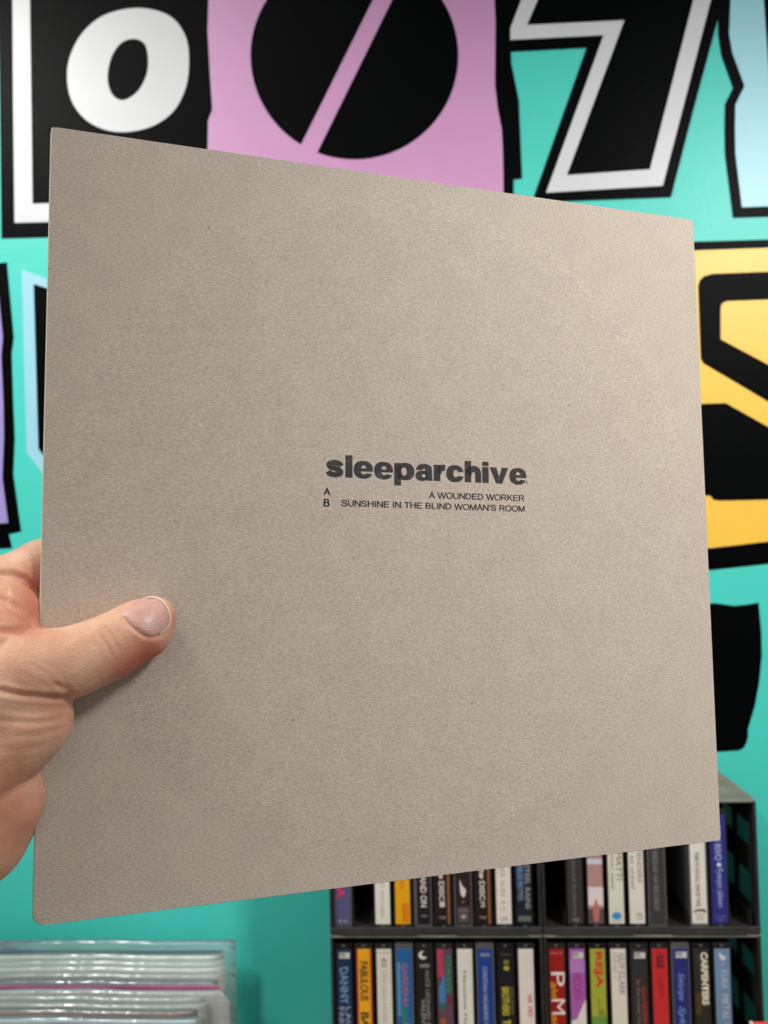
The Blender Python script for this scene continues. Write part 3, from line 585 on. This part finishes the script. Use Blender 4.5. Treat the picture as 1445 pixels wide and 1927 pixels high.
# lettering drawn as strokes and outlines: a heavy lower-case for the title, a light sans for the tracks
def stroke(pts, wd, close=False):
    p = [np.array(q, float) for q in pts]; Lp, Rp = [], []
    for i in range(len(p)):
        d0 = p[i]-p[i-1] if i else p[1]-p[0]; d1 = p[i+1]-p[i] if i < len(p)-1 else d0
        d0 = d0/np.linalg.norm(d0); d1 = d1/np.linalg.norm(d1); t = d0+d1; t = t/np.linalg.norm(t)
        nn = np.array([-t[1], t[0]])*wd/2/max(0.35, float(t@d0)); Lp.append(tuple(p[i]+nn)); Rp.append(tuple(p[i]-nn))
    return [Lp+Rp[::-1]]
def oval(cx, cy, rx, ry, e=2.3, n=40):
    o_ = []
    for i in range(n):
        a = 2*math.pi*i/n; c, s_ = math.cos(a), math.sin(a)
        o_.append((cx+rx*abs(c)**(2/e)*(1 if c > 0 else -1), cy+ry*abs(s_)**(2/e)*(1 if s_ > 0 else -1)))
    return o_
def curve_pts(pts, n=6):
    out = []; k = len(pts)
    for i in range(k-1):
        a, b, c, d = [np.array(pts[min(max(i+j-1, 0), k-1)], float) for j in range(4)]
        for q in range(n):
            t = q/n; out.append(tuple(0.5*((2*b)+(c-a)*t+(2*a-5*b+4*c-d)*t*t+(-a+3*b-3*c+d)*t**3)))
    return out+[pts[-1]]
def rect(x0, y0, x1, y1): return [[(x0, y0), (x1, y0), (x1, y1), (x0, y1)]]
def e_glyph(wd):
    ov = oval(wd/2, 0.5, wd/2, 0.53, 2.3, 72); body = []
    for (x, y) in ov:
        if x > wd*0.6 and 0.27 < y < 0.42: continue
        body.append((x, y))
    k = max(range(len(body)), key=lambda i: -999 if body[i][1] < 0.42 or body[i][0] < wd*0.6 else -body[i][1])   # first point above the mouth
    body = body[k:]+body[:k]
    mouth = [(0.66*wd, 0.29), (0.60*wd, 0.23), (0.50*wd, 0.21), (0.42*wd, 0.25), (0.385*wd, 0.33), (0.38*wd, 0.405), (wd*0.995, 0.405)]
    hole = [(0.385*wd, 0.575), (0.66*wd, 0.575), (0.64*wd, 0.69), (0.58*wd, 0.76), (0.51*wd, 0.78), (0.44*wd, 0.75), (0.395*wd, 0.67)]
    return [[body+mouth, hole]]
def c_glyph(wd):
    ov = [(x, y) for x, y in oval(wd/2, 0.5, wd/2, 0.53, 2.3, 72)]
    body = [q for q in ov if not (q[0] > wd*0.6 and 0.37 < q[1] < 0.61)]
    k = max(range(len(body)), key=lambda i: -999 if body[i][1] < 0.6 or body[i][0] < wd*0.6 else -body[i][1])
    body = body[k:]+body[:k]
    return [[body+[(0.67*wd, 0.36), (0.62*wd, 0.29), (0.54*wd, 0.26), (0.45*wd, 0.30), (0.40*wd, 0.42), (0.40*wd, 0.58), (0.45*wd, 0.70), (0.54*wd, 0.74), (0.62*wd, 0.71), (0.67*wd, 0.62)]]]
ST = 0.41
HEAVY = {
 's': [stroke(curve_pts([(0.90, 0.67), (0.80, 0.79), (0.53, 0.865), (0.26, 0.80), (0.205, 0.69), (0.30, 0.585), (0.55, 0.505), (0.78, 0.42), (0.86, 0.29), (0.76, 0.185), (0.50, 0.135), (0.24, 0.20), (0.14, 0.33)]), 0.315)],
 'l': [rect(0, 0, ST, 1.33)], 'i': [rect(0, 0, ST, 1.0), rect(0, 1.07, ST, 1.33)],
 'e': e_glyph(1.14), 'c': c_glyph(1.10),
 'p': [rect(0, -0.36, ST, 1.0), [oval(0.66, 0.5, 0.57, 0.53), oval(0.60, 0.5, 0.175, 0.25, 2.1)]],
 'a': [[[(0.03, 0.64), (0.07, 0.80), (0.20, 0.94), (0.34, 1.0), (0.54, 1.03), (0.74, 1.0), (0.92, 0.92), (1.01, 0.80), (1.03, 0.62), (1.03, 0.20), (1.07, 0.0), (0.68, 0.0), (0.64, 0.10), (0.64, 0.62), (0.61, 0.70), (0.53, 0.73), (0.44, 0.70), (0.42, 0.63)]],
       [oval(0.38, 0.28, 0.38, 0.31), oval(0.51, 0.29, 0.13, 0.10, 2.0)], [[(0.40, 0.40), (0.70, 0.44), (0.70, 0.62), (0.40, 0.585)]]],
 'r': [rect(0, 0, ST, 1.0), stroke(curve_pts([(0.30, 0.50), (0.38, 0.74), (0.52, 0.83), (0.72, 0.83)]), 0.38)],
 'h': [rect(0, 0, ST, 1.33), stroke(curve_pts([(0.22, 0.50), (0.34, 0.75), (0.56, 0.845), (0.78, 0.77), (0.86, 0.55), (0.86, 0.0)]), 0.395)],
 'v': [[[(0, 1.0), (0.44, 1.0), (0.62, 0.40), (0.80, 1.0), (1.22, 1.0), (0.82, 0.0), (0.41, 0.0)]]],
}
WID = {'s': 1.07, 'l': ST, 'i': ST, 'e': 1.14, 'c': 1.10, 'p': 1.23, 'a': 1.06, 'r': 0.72, 'h': 1.06, 'v': 1.22}
LW = 0.125
def arcp(cx, cy, rx, ry, a0, a1, n=14): return [(cx+rx*math.cos(math.radians(a0+(a1-a0)*i/n)), cy+ry*math.sin(math.radians(a0+(a1-a0)*i/n))) for i in range(n+1)]
LIGHT = {
 'A': (0.93, [stroke([(0.05, 0), (0.465, 0.97), (0.88, 0)], LW), rect(0.22, 0.30, 0.71, 0.41)]),
 'W': (1.30, [stroke([(0.05, 1), (0.35, 0.04), (0.65, 0.95), (0.95, 0.04), (1.25, 1)], LW)]),
 'O': (1.05, [[oval(0.525, 0.5, 0.495, 0.52, 2.1), oval(0.525, 0.5, 0.37, 0.40, 2.1)]]),
 'U': (0.96, [stroke([(0.13, 1)]+arcp(0.48, 0.38, 0.35, 0.33, 180, 360)+[(0.83, 1)], LW)]),
 'N': (0.96, [rect(0.06, 0, 0.19, 1), rect(0.77, 0, 0.90, 1), stroke([(0.12, 0.96), (0.84, 0.04)], LW)]),
 'D': (0.98, [rect(0.08, 0, 0.21, 1), stroke([(0.10, 0.94), (0.40, 0.94)]+arcp(0.45, 0.5, 0.40, 0.44, 85, -85)+[(0.40, 0.06), (0.10, 0.06)], LW)]),
 'E': (0.90, [rect(0.08, 0, 0.21, 1), rect(0.1, 0.88, 0.82, 1), rect(0.1, 0.46, 0.78, 0.575), rect(0.1, 0, 0.84, 0.12)]),
 'K': (0.93, [rect(0.08, 0, 0.21, 1), stroke([(0.80, 1.0), (0.15, 0.36)], LW), stroke([(0.38, 0.58), (0.85, 0.0)], LW)]),
 'R': (0.98, [rect(0.08, 0, 0.21, 1), stroke([(0.10, 0.94), (0.58, 0.94)]+arcp(0.60, 0.715, 0.22, 0.225, 85, -85)+[(0.58, 0.49), (0.10, 0.49)], 0.118), stroke([(0.46, 0.49), (0.60, 0.40), (0.88, 0.0)], LW)]),
 'S': (0.90, [stroke(curve_pts([(0.77, 0.70), (0.70, 0.87), (0.44, 0.95), (0.19, 0.88), (0.13, 0.73), (0.22, 0.60), (0.45, 0.52), (0.70, 0.43), (0.80, 0.28), (0.71, 0.12), (0.45, 0.05), (0.17, 0.12), (0.08, 0.32)], 5), LW)]),
 'H': (0.96, [rect(0.08, 0, 0.21, 1), rect(0.75, 0, 0.88, 1), rect(0.15, 0.47, 0.8, 0.585)]),
 'I': (0.36, [rect(0.115, 0, 0.245, 1)]), 'T': (0.85, [rect(0.36, 0, 0.49, 1), rect(0.03, 0.88, 0.82, 1)]),
 'B': (0.93, [rect(0.08, 0, 0.21, 1), stroke([(0.10, 0.94), (0.50, 0.94)]+arcp(0.52, 0.735, 0.20, 0.205, 85, -85)+[(0.50, 0.53), (0.10, 0.53)], 0.118), stroke([(0.46, 0.53)]+arcp(0.56, 0.295, 0.23, 0.235, 85, -85)+[(0.50, 0.06), (0.10, 0.06)], 0.118)]),
 'L': (0.78, [rect(0.08, 0, 0.21, 1), rect(0.1, 0, 0.74, 0.12)]),
 'M': (1.13, [rect(0.08, 0, 0.20, 1), rect(0.93, 0, 1.05, 1), stroke([(0.13, 1.0), (0.565, 0.06), (1.0, 1.0)], LW)]),
 "'": (0.27, [rect(0.07, 0.64, 0.20, 1)]), ' ': (0.39, []),
}
def glyph_mesh(body, heavy, box, fat=0.0):
    x = 0; shapes = []
    for ch in body:
        wd_, sh = (WID[ch], HEAVY[ch]) if heavy else LIGHT[ch]
        for sx_ in ((0,) if not fat else (-fat, 0, fat)):
            for g_ in sh: shapes.append([[(px_+x+sx_, py_) for px_, py_ in lp] for lp in g_])
        x += wd_+(0.075 if heavy else 0.02)
    allq = np.array([q for g_ in shapes for lp in g_ for q in lp]); mn = allq.min(0); mx_ = allq.max(0)
    sc = np.array(box)/(mx_-mn); bm = bmesh.new()
    for g_ in shapes:
        me_ = curve_mesh('g', [[tuple((np.array(q)-mn)*sc) for q in lp] for lp in g_], 0.00002)
        bm.from_mesh(me_); bpy.data.meshes.remove(me_)
    me_ = bpy.data.meshes.new('lettering'); bm.to_mesh(me_); bm.free()
    return me_
sleeve_text('title_lettering', 'sleeparchive', (612.5, 908.5), (990, 922.5), 51.5, 0, m_ink, build=lambda w_, h_: glyph_mesh('sleeparchive', True, (w_, h_)))['label'] = 'heavy lower-case black title print'
for nm, tx, a_, b_ in (('side_letter', 'A', (608.5, 931.5), (621, 932)), ('side_letter', 'B', (608.5, 953), (619.5, 953.5)), ('track_lettering', 'A WOUNDED WORKER', (806, 939), (985.5, 944.8)), ('track_lettering', "SUNSHINE IN THE BLIND WOMAN'S ROOM", (641.5, 954), (986.5, 964.6))):
    sleeve_text(nm, tx, a_, b_, 14.2, 0, m_ink2, build=lambda w_, h_, tx=tx: glyph_mesh(tx, False, (w_, h_), 0.045 if len(tx) == 1 else 0.014))
sleeve_text('ink_tick', '', (989, 910), (991.5, 910), 5, 0, m_ink2, build=lambda w_, h_: curve_mesh('tick', [[(0, 0), (w_*0.5, 0), (w_, h_), (w_*0.5, h_)]], 0.00002))

# ------------------------------------------------------------------ the hand
# a signed distance field of rounded cones, blended, then meshed with surface nets; all in the sleeve's frame
def H3(px, py, d): return np.array(P(px, py, d/1000.0)[:])
def cone(g, a, b, ra, rb):
    ba = b-a; L2 = float(ba@ba); 
    pa = g-a; t = np.clip((pa@ba)/L2, 0, 1)
    return np.linalg.norm(pa-t[..., None]*ba, axis=-1)-(ra+(rb-ra)*t)
def ellipsoid(g, c, r):
    q = (g-c)/r; k0 = np.linalg.norm(q, axis=-1); k1 = np.linalg.norm(q/r, axis=-1)
    return k0*(k0-1.0)/np.maximum(k1, 1e-6)
def smin(a, b, k):
    h = np.maximum(k-np.abs(a-b), 0)/k
    return np.minimum(a, b)-h*h*k*0.25
# chains: (photo x, photo y, mm before the sleeve's face, radius mm)
CH = {
 'thumb': [(294, 1160, 8.5, 7.6), (264, 1184, 9.5, 10.6), (203, 1219, 11.0, 11.4), (138, 1245, 12.5, 12.0), (62, 1262, 12, 14.2), (-40, 1320, 6, 21), (-130, 1440, 2, 25), (-270, 1600, 8, 27)],
 'thenar': [(52, 1352, 8, 16.5), (20, 1375, 6, 17.5), (-60, 1420, 4, 21), (-180, 1540, 4, 25)],
 'index': [(-110, 1160, -12, 14), (-10, 1110, -14, 11.8), (82, 1069, -16.5, 11.2), (190, 1035, -15, 9.6), (290, 1000, -13.2, 8.4)],
 'base': [(-60, 1190, -8, 17), (10, 1168, -11.5, 17.0), (60, 1175, -19, 13)],
 'web': [(-90, 1270, 0, 22), (-20, 1232, 0, 21)],
 'middle': [(-40, 1250, -22, 16), (80, 1215, -17, 11.5), (210, 1180, -15, 10), (330, 1150, -13.5, 8.6)],
 'ring': [(-40, 1350, -22, 16), (80, 1330, -17, 11), (200, 1310, -14.5, 9.6), (310, 1290, -13, 8.2)],
 'little': [(-40, 1450, -18, 14), (60, 1440, -15, 10), (160, 1430, -13, 8.4), (240, 1420, -12, 7.2)],
 'palm': [(-60, 1240, -10, 22), (-70, 1380, -12, 24), (-170, 1530, -4, 27), (-270, 1610, 6, 28)],
 'heel': [(-12, 1420, -9, 17), (-18, 1500, -5, 20), (-60, 1560, -6, 22), (-200, 1620, 4, 26)],
 'forearm': [(-270, 1605, 8, 28), (-480, 1800, 40, 33), (-760, 2060, 90, 40)],
}
VOX = 0.0012
nodes = {k: [(H3(a, b, c), r/1000.0) for a, b, c, r in v] for k, v in CH.items()}
allp = np.array([p for v in nodes.values() for p, r in v]); allr = np.array([r for v in nodes.values() for p, r in v])
lo = (allp-allr[:, None]).min(0)-0.006; hi = (allp+allr[:, None]).max(0)+0.006
dims = np.ceil((hi-lo)/VOX).astype(int)
def field(g):
    def chain(k, kk=0.004):
        v = nodes[k]; d = None
        for (a, ra), (b, rb) in zip(v[:-1], v[1:]):
            e = cone(g, a, b, ra, rb); d = e if d is None else smin(d, e, kk)
        return d
    d = smin(chain('thumb', 0.006), chain('thenar'), 0.003)
    pad = ellipsoid(g, H3(268, 1186, 7.0), np.array([0.0112, 0.0108, 0.0075])); d = smin(d, pad, 0.003)
    back = smin(chain('palm'), chain('heel'), 0.004)
    fing = smin(chain('index'), chain('base'), 0.0005)
    for k in ('middle', 'ring', 'little'): fing = smin(fing, chain(k), 0.003)
    back = smin(back, fing, 0.004)
    back = smin(back, chain('web'), 0.0006)
    d = smin(d, back, 0.0012)
    d = smin(d, chain('forearm', 0.01), 0.012)
    # flesh presses flat against the sleeve: cut the board's own space away
    el = cTL + (cBL-cTL)*0.65
    nx = (cBL-cTL).normalized(); ex = np.array([-nx.y, nx.x, 0.0])            # points to the right, across the left edge
    if ex[0] < 0: ex = -ex
    s1 = -((g-np.array(cTL[:]))@ex)-0.0002
    s2 = np.abs(g[..., 2]+0.0013)-0.0013-0.0003
    slab = np.maximum(s1, s2)
    return np.maximum(d, -slab)
xs = [lo[i]+VOX*np.arange(dims[i]+1) for i in range(3)]
Vf = np.empty([d+1 for d in dims], np.float32)
# coarse pass keeps the fine evaluation near the skin
for i0 in range(0, dims[0]+1, 24):
    sl = slice(i0, min(i0+24, dims[0]+1))
    for j0 in range(0, dims[1]+1, 24):
        sj = slice(j0, min(j0+24, dims[1]+1))
        for k0 in range(0, dims[2]+1, 24):
            sk = slice(k0, min(k0+24, dims[2]+1))
            ax, ay, az = xs[0][sl], xs[1][sj], xs[2][sk]
            cc = np.array([[[ (ax[0]+ax[-1])/2, (ay[0]+ay[-1])/2, (az[0]+az[-1])/2 ]]])
            # distance to the nearest chain bounds the field well enough to skip empty blocks
            dmin = min(float(cone(cc, a, b, max(ra, rb), max(ra, rb)).min()) for v in nodes.values() for (a, ra), (b, rb) in zip(v[:-1], v[1:]))
            if dmin > 0.033: Vf[sl, sj, sk] = 0.02; continue
            g = np.stack(np.meshgrid(ax, ay, az, indexing='ij'), -1)
            Vf[sl, sj, sk] = field(g)
def surface_nets(F_):
    ins = F_ < 0
    c = np.zeros([s-1 for s in F_.shape], np.int8)
    for dx in (0, 1):
        for dy in (0, 1):
            for dz in (0, 1):
                c += ins[dx:F_.shape[0]-1+dx, dy:F_.shape[1]-1+dy, dz:F_.shape[2]-1+dz]
    act = (c > 0) & (c < 8); idx = -np.ones(act.shape, np.int64); cells = np.argwhere(act); idx[act] = np.arange(len(cells))
    acc = np.zeros((len(cells), 3)); cnt = np.zeros(len(cells))
    corners = [(x, y, z) for x in (0, 1) for y in (0, 1) for z in (0, 1)]
    val = {q: F_[cells[:, 0]+q[0], cells[:, 1]+q[1], cells[:, 2]+q[2]] for q in corners}
    for a in corners:
        for ax in range(3):
            if a[ax] == 0:
                b = list(a); b[ax] = 1; b = tuple(b); va, vb_ = val[a], val[b]; m = (va < 0) != (vb_ < 0)
                t = np.where(m, va/np.where(m, va-vb_, 1), 0)
                p = np.array(a, float)[None]+0*acc; p[:, ax] = t
                acc[m] += p[m]; cnt[m] += 1
    vert = cells+acc/cnt[:, None]
    quads = []
    for ax in range(3):
        sh = [slice(1, -1)]*3; sh[ax] = slice(0, -1); sh2 = list(sh); sh2[ax] = slice(1, None)
        A = ins[tuple(sh)]; B = ins[tuple(sh2)]
        e = np.argwhere(A != B)
        if not len(e): continue
        off = np.ones(3, int); off[ax] = 0; e = e+off
        o1, o2 = [(ax+1) % 3, (ax+2) % 3]
        def cid(d1, d2):
            q = e.copy(); q[:, o1] -= d1; q[:, o2] -= d2; return idx[q[:, 0], q[:, 1], q[:, 2]]
        Q = np.stack([cid(1, 1), cid(0, 1), cid(0, 0), cid(1, 0)], 1)
        fl_ = ins[e[:, 0], e[:, 1], e[:, 2]]
        Q[~fl_] = Q[~fl_][:, ::-1]
        quads.append(Q)
    return vert, np.concatenate(quads)
hv, hq = surface_nets(Vf)
hv = lo+hv*VOX
# two rounds of light smoothing
for it in range(1):
    acc = np.zeros_like(hv); cn = np.zeros(len(hv))
    for a, b in ((0, 1), (1, 2), (2, 3), (3, 0)):
        np.add.at(acc, hq[:, a], hv[hq[:, b]]); np.add.at(acc, hq[:, b], hv[hq[:, a]]); np.add.at(cn, hq[:, a], 1); np.add.at(cn, hq[:, b], 1)
    hv = hv*0.5+0.5*acc/cn[:, None]
me = bpy.data.meshes.new('hand'); me.from_pydata(hv.tolist(), [], hq.tolist())
tmp = bpy.data.objects.new('tmp', me); C.objects.link(tmp)
md = tmp.modifiers.new('s', 'SUBSURF'); md.levels = 1; md.render_levels = 1
hme = bpy.data.meshes.new_from_object(tmp.evaluated_get(bpy.context.evaluated_depsgraph_get())); bpy.data.objects.remove(tmp)
hme.name = 'hand'
# creases and folds, pressed into the surface: photo polyline, depth mm, width mm
CR = [
 ([(-20, 1296), (7, 1301), (45, 1309), (86, 1312), (120, 1313), (142, 1314)], 1.3, 1.0),
 ([(100, 1284), (122, 1298), (140, 1312)], 0.7, 0.9), ([(118, 1282), (132, 1296), (142, 1310)], 0.4, 0.8),
 ([(-20, 1354), (20, 1358), (68, 1360), (105, 1355), (128, 1346)], 0.40, 1.0),
 ([(-10, 1330), (40, 1340), (90, 1341), (132, 1337)], 0.2, 1.0),
 ([(20, 1386), (70, 1384), (118, 1370)], 0.22, 1.0), ([(-10, 1410), (40, 1412), (95, 1402)], 0.15, 1.0),
 ([(168, 1178), (182, 1190), (195, 1206), (206, 1224), (213, 1242)], 0.42, 0.8),
 ([(190, 1174), (205, 1190), (216, 1208), (222, 1224)], 0.30, 0.8),
 ([(216, 1180), (228, 1196), (236, 1212)], 0.25, 0.8), ([(150, 1186), (166, 1200), (180, 1222)], 0.22, 0.8),
 ([(50, 1246), (80, 1262), (110, 1282)], 0.12, 0.8), ([(70, 1240), (100, 1258), (128, 1282)], 0.12, 0.8), ([(30, 1262), (62, 1278), (96, 1296)], 0.12, 0.8),
 ([(-5, 1150), (25, 1160), (55, 1176)], 0.5, 1.0), ([(-5, 1166), (25, 1176), (60, 1184)], 0.5, 1.0), ([(-5, 1182), (30, 1186), (70, 1187)], 0.7, 1.0),
 ([(0, 1108), (8, 1118), (14, 1130)], 0.5, 1.0), ([(12, 1104), (14, 1118), (16, 1132)], 0.5, 0.9),
 ([(-20, 1122), (0, 1128), (30, 1145), (55, 1165), (74, 1190)], 1.3, 1.3), ([(-20, 1079), (0, 1080), (25, 1082), (45, 1090), (80, 1120)], 1.1, 1.2), ([(-30, 1190), (10, 1188), (40, 1189), (78, 1188)], 0.9, 1.2),
 # nail folds
 ([(229, 1154), (233, 1164), (242, 1174), (256, 1186), (270, 1196), (282, 1200), (298, 1197), (312, 1188)], 0.65, 0.8),
 ([(230, 1153), (244, 1138), (256, 1128)], 0.4, 0.7),
]
nv = len(hme.vertices)
co = np.empty(nv*3); hme.vertices.foreach_get('co', co); co = co.reshape(-1, 3)
no = np.empty(nv*3); hme.vertices.foreach_get('normal', no); no = no.reshape(-1, 3)
MW = np.array(SM); Rw = np.array([right[:], [-x for x in up], fwd[:]])
wc = co@MW[:3, :3].T+MW[:3, 3]; cc_ = (wc-np.array(CAM[:]))@Rw.T
pxs = cc_[:, 0]/cc_[:, 2]*F+IW/2; pys = cc_[:, 1]/cc_[:, 2]*F+IH/2
pxmm = F/cc_[:, 2]/1000.0
view = np.array((SMi @ CAM)[:])-co; view /= np.linalg.norm(view, axis=1)[:, None]
face = np.clip((no*view).sum(1)*2.5, 0, 1)
disp = np.zeros(nv)
for pts, dep, wid in CR:
    best = np.full(nv, 1e9); tb = np.zeros(nv); L_ = len(pts)-1
    for i, (a, b) in enumerate(zip(pts[:-1], pts[1:])):
        ax, ay = a; dx, dy = b[0]-a[0], b[1]-a[1]
        t = np.clip(((pxs-ax)*dx+(pys-ay)*dy)/(dx*dx+dy*dy), 0, 1)
        e = np.hypot(pxs-ax-t*dx, pys-ay-t*dy); k = e < best; best[k] = e[k]; tb[k] = ((i+t)/L_)[k]
    fade = np.clip(np.minimum(tb, 1-tb)/0.15, 0.25, 1)
    q = best/pxmm/wid
    disp -= dep*fade*np.exp(-q*q)*face - 0.25*dep*fade*np.exp(-((q-2.2)/0.9)**2)*face
co2 = co+no*(disp/1000.0)[:, None]
hme.vertices.foreach_set('co', co2.ravel()); smooth(hme); hme.update()
# redness of the skin: a pigment map (knuckle, web, fingertip sides), stored per vertex
red = np.zeros(nv)
for (x, y, r, s) in ((60, 1090, 35, 0.55), (60, 1150, 40, 0.6), (20, 1185, 55, 0.25), (285, 1235, 45, 0.9), (240, 1270, 40, 0.7), (330, 1160, 22, 0.5), (40, 1540, 80, 0.45), (120, 1330, 40, 0.25)):
    red += s*np.exp(-((pxs-x)**2+(pys-y)**2)/(r*r))
att = hme.attributes.new('redness', 'FLOAT', 'POINT'); att.data.foreach_set('value', np.clip(red, 0, 1).astype(np.float32))

def skin_material():
    m = bpy.data.materials.new('skin'); m.use_nodes = True; nt = m.node_tree; N = nt.nodes; L = nt.links; b = N['Principled BSDF']
    tc = N.new('ShaderNodeTexCoord')
    n1 = N.new('ShaderNodeTexNoise'); n1.inputs['Scale'].default_value = 90; n1.inputs['Detail'].default_value = 5; L.new(tc.outputs['Object'], n1.inputs['Vector'])
    r = N.new('ShaderNodeValToRGB'); r.color_ramp.elements[0].position = 0.3; r.color_ramp.elements[1].position = 0.7
    r.color_ramp.elements[0].color = (*lin((224, 168, 140)), 1); r.color_ramp.elements[1].color = (*lin((242, 196, 166)), 1); L.new(n1.outputs['Fac'], r.inputs[0])
    at = N.new('ShaderNodeAttribute'); at.attribute_name = 'redness'
    mx = N.new('ShaderNodeMix'); mx.data_type = 'RGBA'; L.new(at.outputs['Fac'], mx.inputs[0]); L.new(r.outputs[0], mx.inputs[6]); mx.inputs[7].default_value = (*lin((206, 112, 92)), 1)
    L.new(mx.outputs[2], b.inputs['Base Color'])
    b.inputs['Roughness'].default_value = 0.5; b.inputs['Specular IOR Level'].default_value = 0.4
    b.inputs['Subsurface Weight'].default_value = 0.25; b.inputs['Subsurface Radius'].default_value = (1.0, 0.35, 0.2); b.inputs['Subsurface Scale'].default_value = 0.003
    v = N.new('ShaderNodeTexVoronoi'); v.inputs['Scale'].default_value = 1300; L.new(tc.outputs['Object'], v.inputs['Vector'])
    mp = N.new('ShaderNodeMapping'); mp.inputs['Rotation'].default_value = (0, 0, math.radians(24)); mp.inputs['Scale'].default_value = (1.0, 0.22, 1.0); L.new(tc.outputs['Object'], mp.inputs[0])
    n2 = N.new('ShaderNodeTexNoise'); n2.inputs['Scale'].default_value = 900; n2.inputs['Detail'].default_value = 3; L.new(mp.outputs[0], n2.inputs['Vector'])
    ad = N.new('ShaderNodeMath'); ad.operation = 'ADD'; L.new(v.outputs['Distance'], ad.inputs[0]); L.new(n2.outputs['Fac'], ad.inputs[1])
    bp = N.new('ShaderNodeBump'); bp.inputs['Strength'].default_value = 0.35; bp.inputs['Distance'].default_value = 0.0004; L.new(ad.outputs[0], bp.inputs['Height']); L.new(bp.outputs[0], b.inputs['Normal'])
    return m
hand = link('hand', hme, skin_material()); hand.matrix_world = SM
tag(hand, 'bare left hand gripping the grey record sleeve, thumb across its front', 'hand')

# thumbnail laid on the skin
bvh = BVHTree.FromPolygons([tuple(c) for c in co2], [tuple(p.vertices) for p in hme.polygons])
def skin(px, py):
    o = SMi @ CAM; r = (SMi.to_3x3() @ ray(px, py)).normalized()
    h = bvh.ray_cast(o, r); return h[0], h[1]
NAIL = [(232, 1157), (241, 1146), (252, 1134), (262, 1128), (275, 1123.5), (288, 1122), (299, 1125), (309, 1132), (317, 1143), (322, 1157), (322, 1170), (317, 1181), (309, 1189), (298, 1195), (284, 1198), (271, 1193), (255, 1183), (242, 1172), (234, 1163)]
NAIL = spline(NAIL, 4); kc = (278, 1161)
def patch(name, inner, outer, lift_in, lift_out, m, rings=8, parent=None, sel=None):
    vs = []; fs = []; n_ = len(NAIL)
    rs = [inner+(outer-inner)*i/rings for i in range(rings+1)]
    for ri, rr in enumerate(rs):
        for (x, y) in NAIL:
            q, nn = skin(kc[0]+(x-kc[0])*rr, kc[1]+(y-kc[1])*rr)
            if q is None: q, nn = skin(kc[0]+(x-kc[0])*rr*0.96, kc[1]+(y-kc[1])*rr*0.96)
            l = lift_in+(lift_out-lift_in)*((rr-inner)/(outer-inner))**4
            vs.append(q+nn*l)
    for ri in range(rings):
        for i in range(n_):
            if sel and not sel(i/n_): continue
            a = ri*n_+i; b = ri*n_+(i+1) % n_
            fs.append((a, a+n_, b+n_, b))
    if inner < 0.05: pass
    me = bpy.data.meshes.new(name); me.from_pydata(vs, [], fs)
    bm = bmesh.new(); bm.from_mesh(me); bmesh.ops.remove_doubles(bm, verts=bm.verts, dist=1e-7)
    bmesh.ops.delete(bm, geom=[v for v in bm.verts if not v.link_faces], context='VERTS')
    bmesh.ops.recalc_face_normals(bm, faces=bm.faces); bm.to_mesh(me); bm.free()
    return link(name, smooth(me), m, hand if parent is None else parent)
m_nail = mat('nail', (220, 170, 160), 0.36, 0.06, 300, 0.25, 1400, stretch=(0.3, 1.2, 1), coat=0.12, coatr=0.3)
m_free = mat('nail_free_edge', (238, 212, 194), 0.5, 0.05, 300)
nl = patch('thumbnail', 0.001, 1.0, 0.00034, 0.00010, m_nail); nl['label'] = 'short pink thumbnail'
patch('nail_free_edge', 0.89, 1.01, 0.00036, 0.00002, m_free, 6, nl, lambda t: 0.20 < t < 0.66)
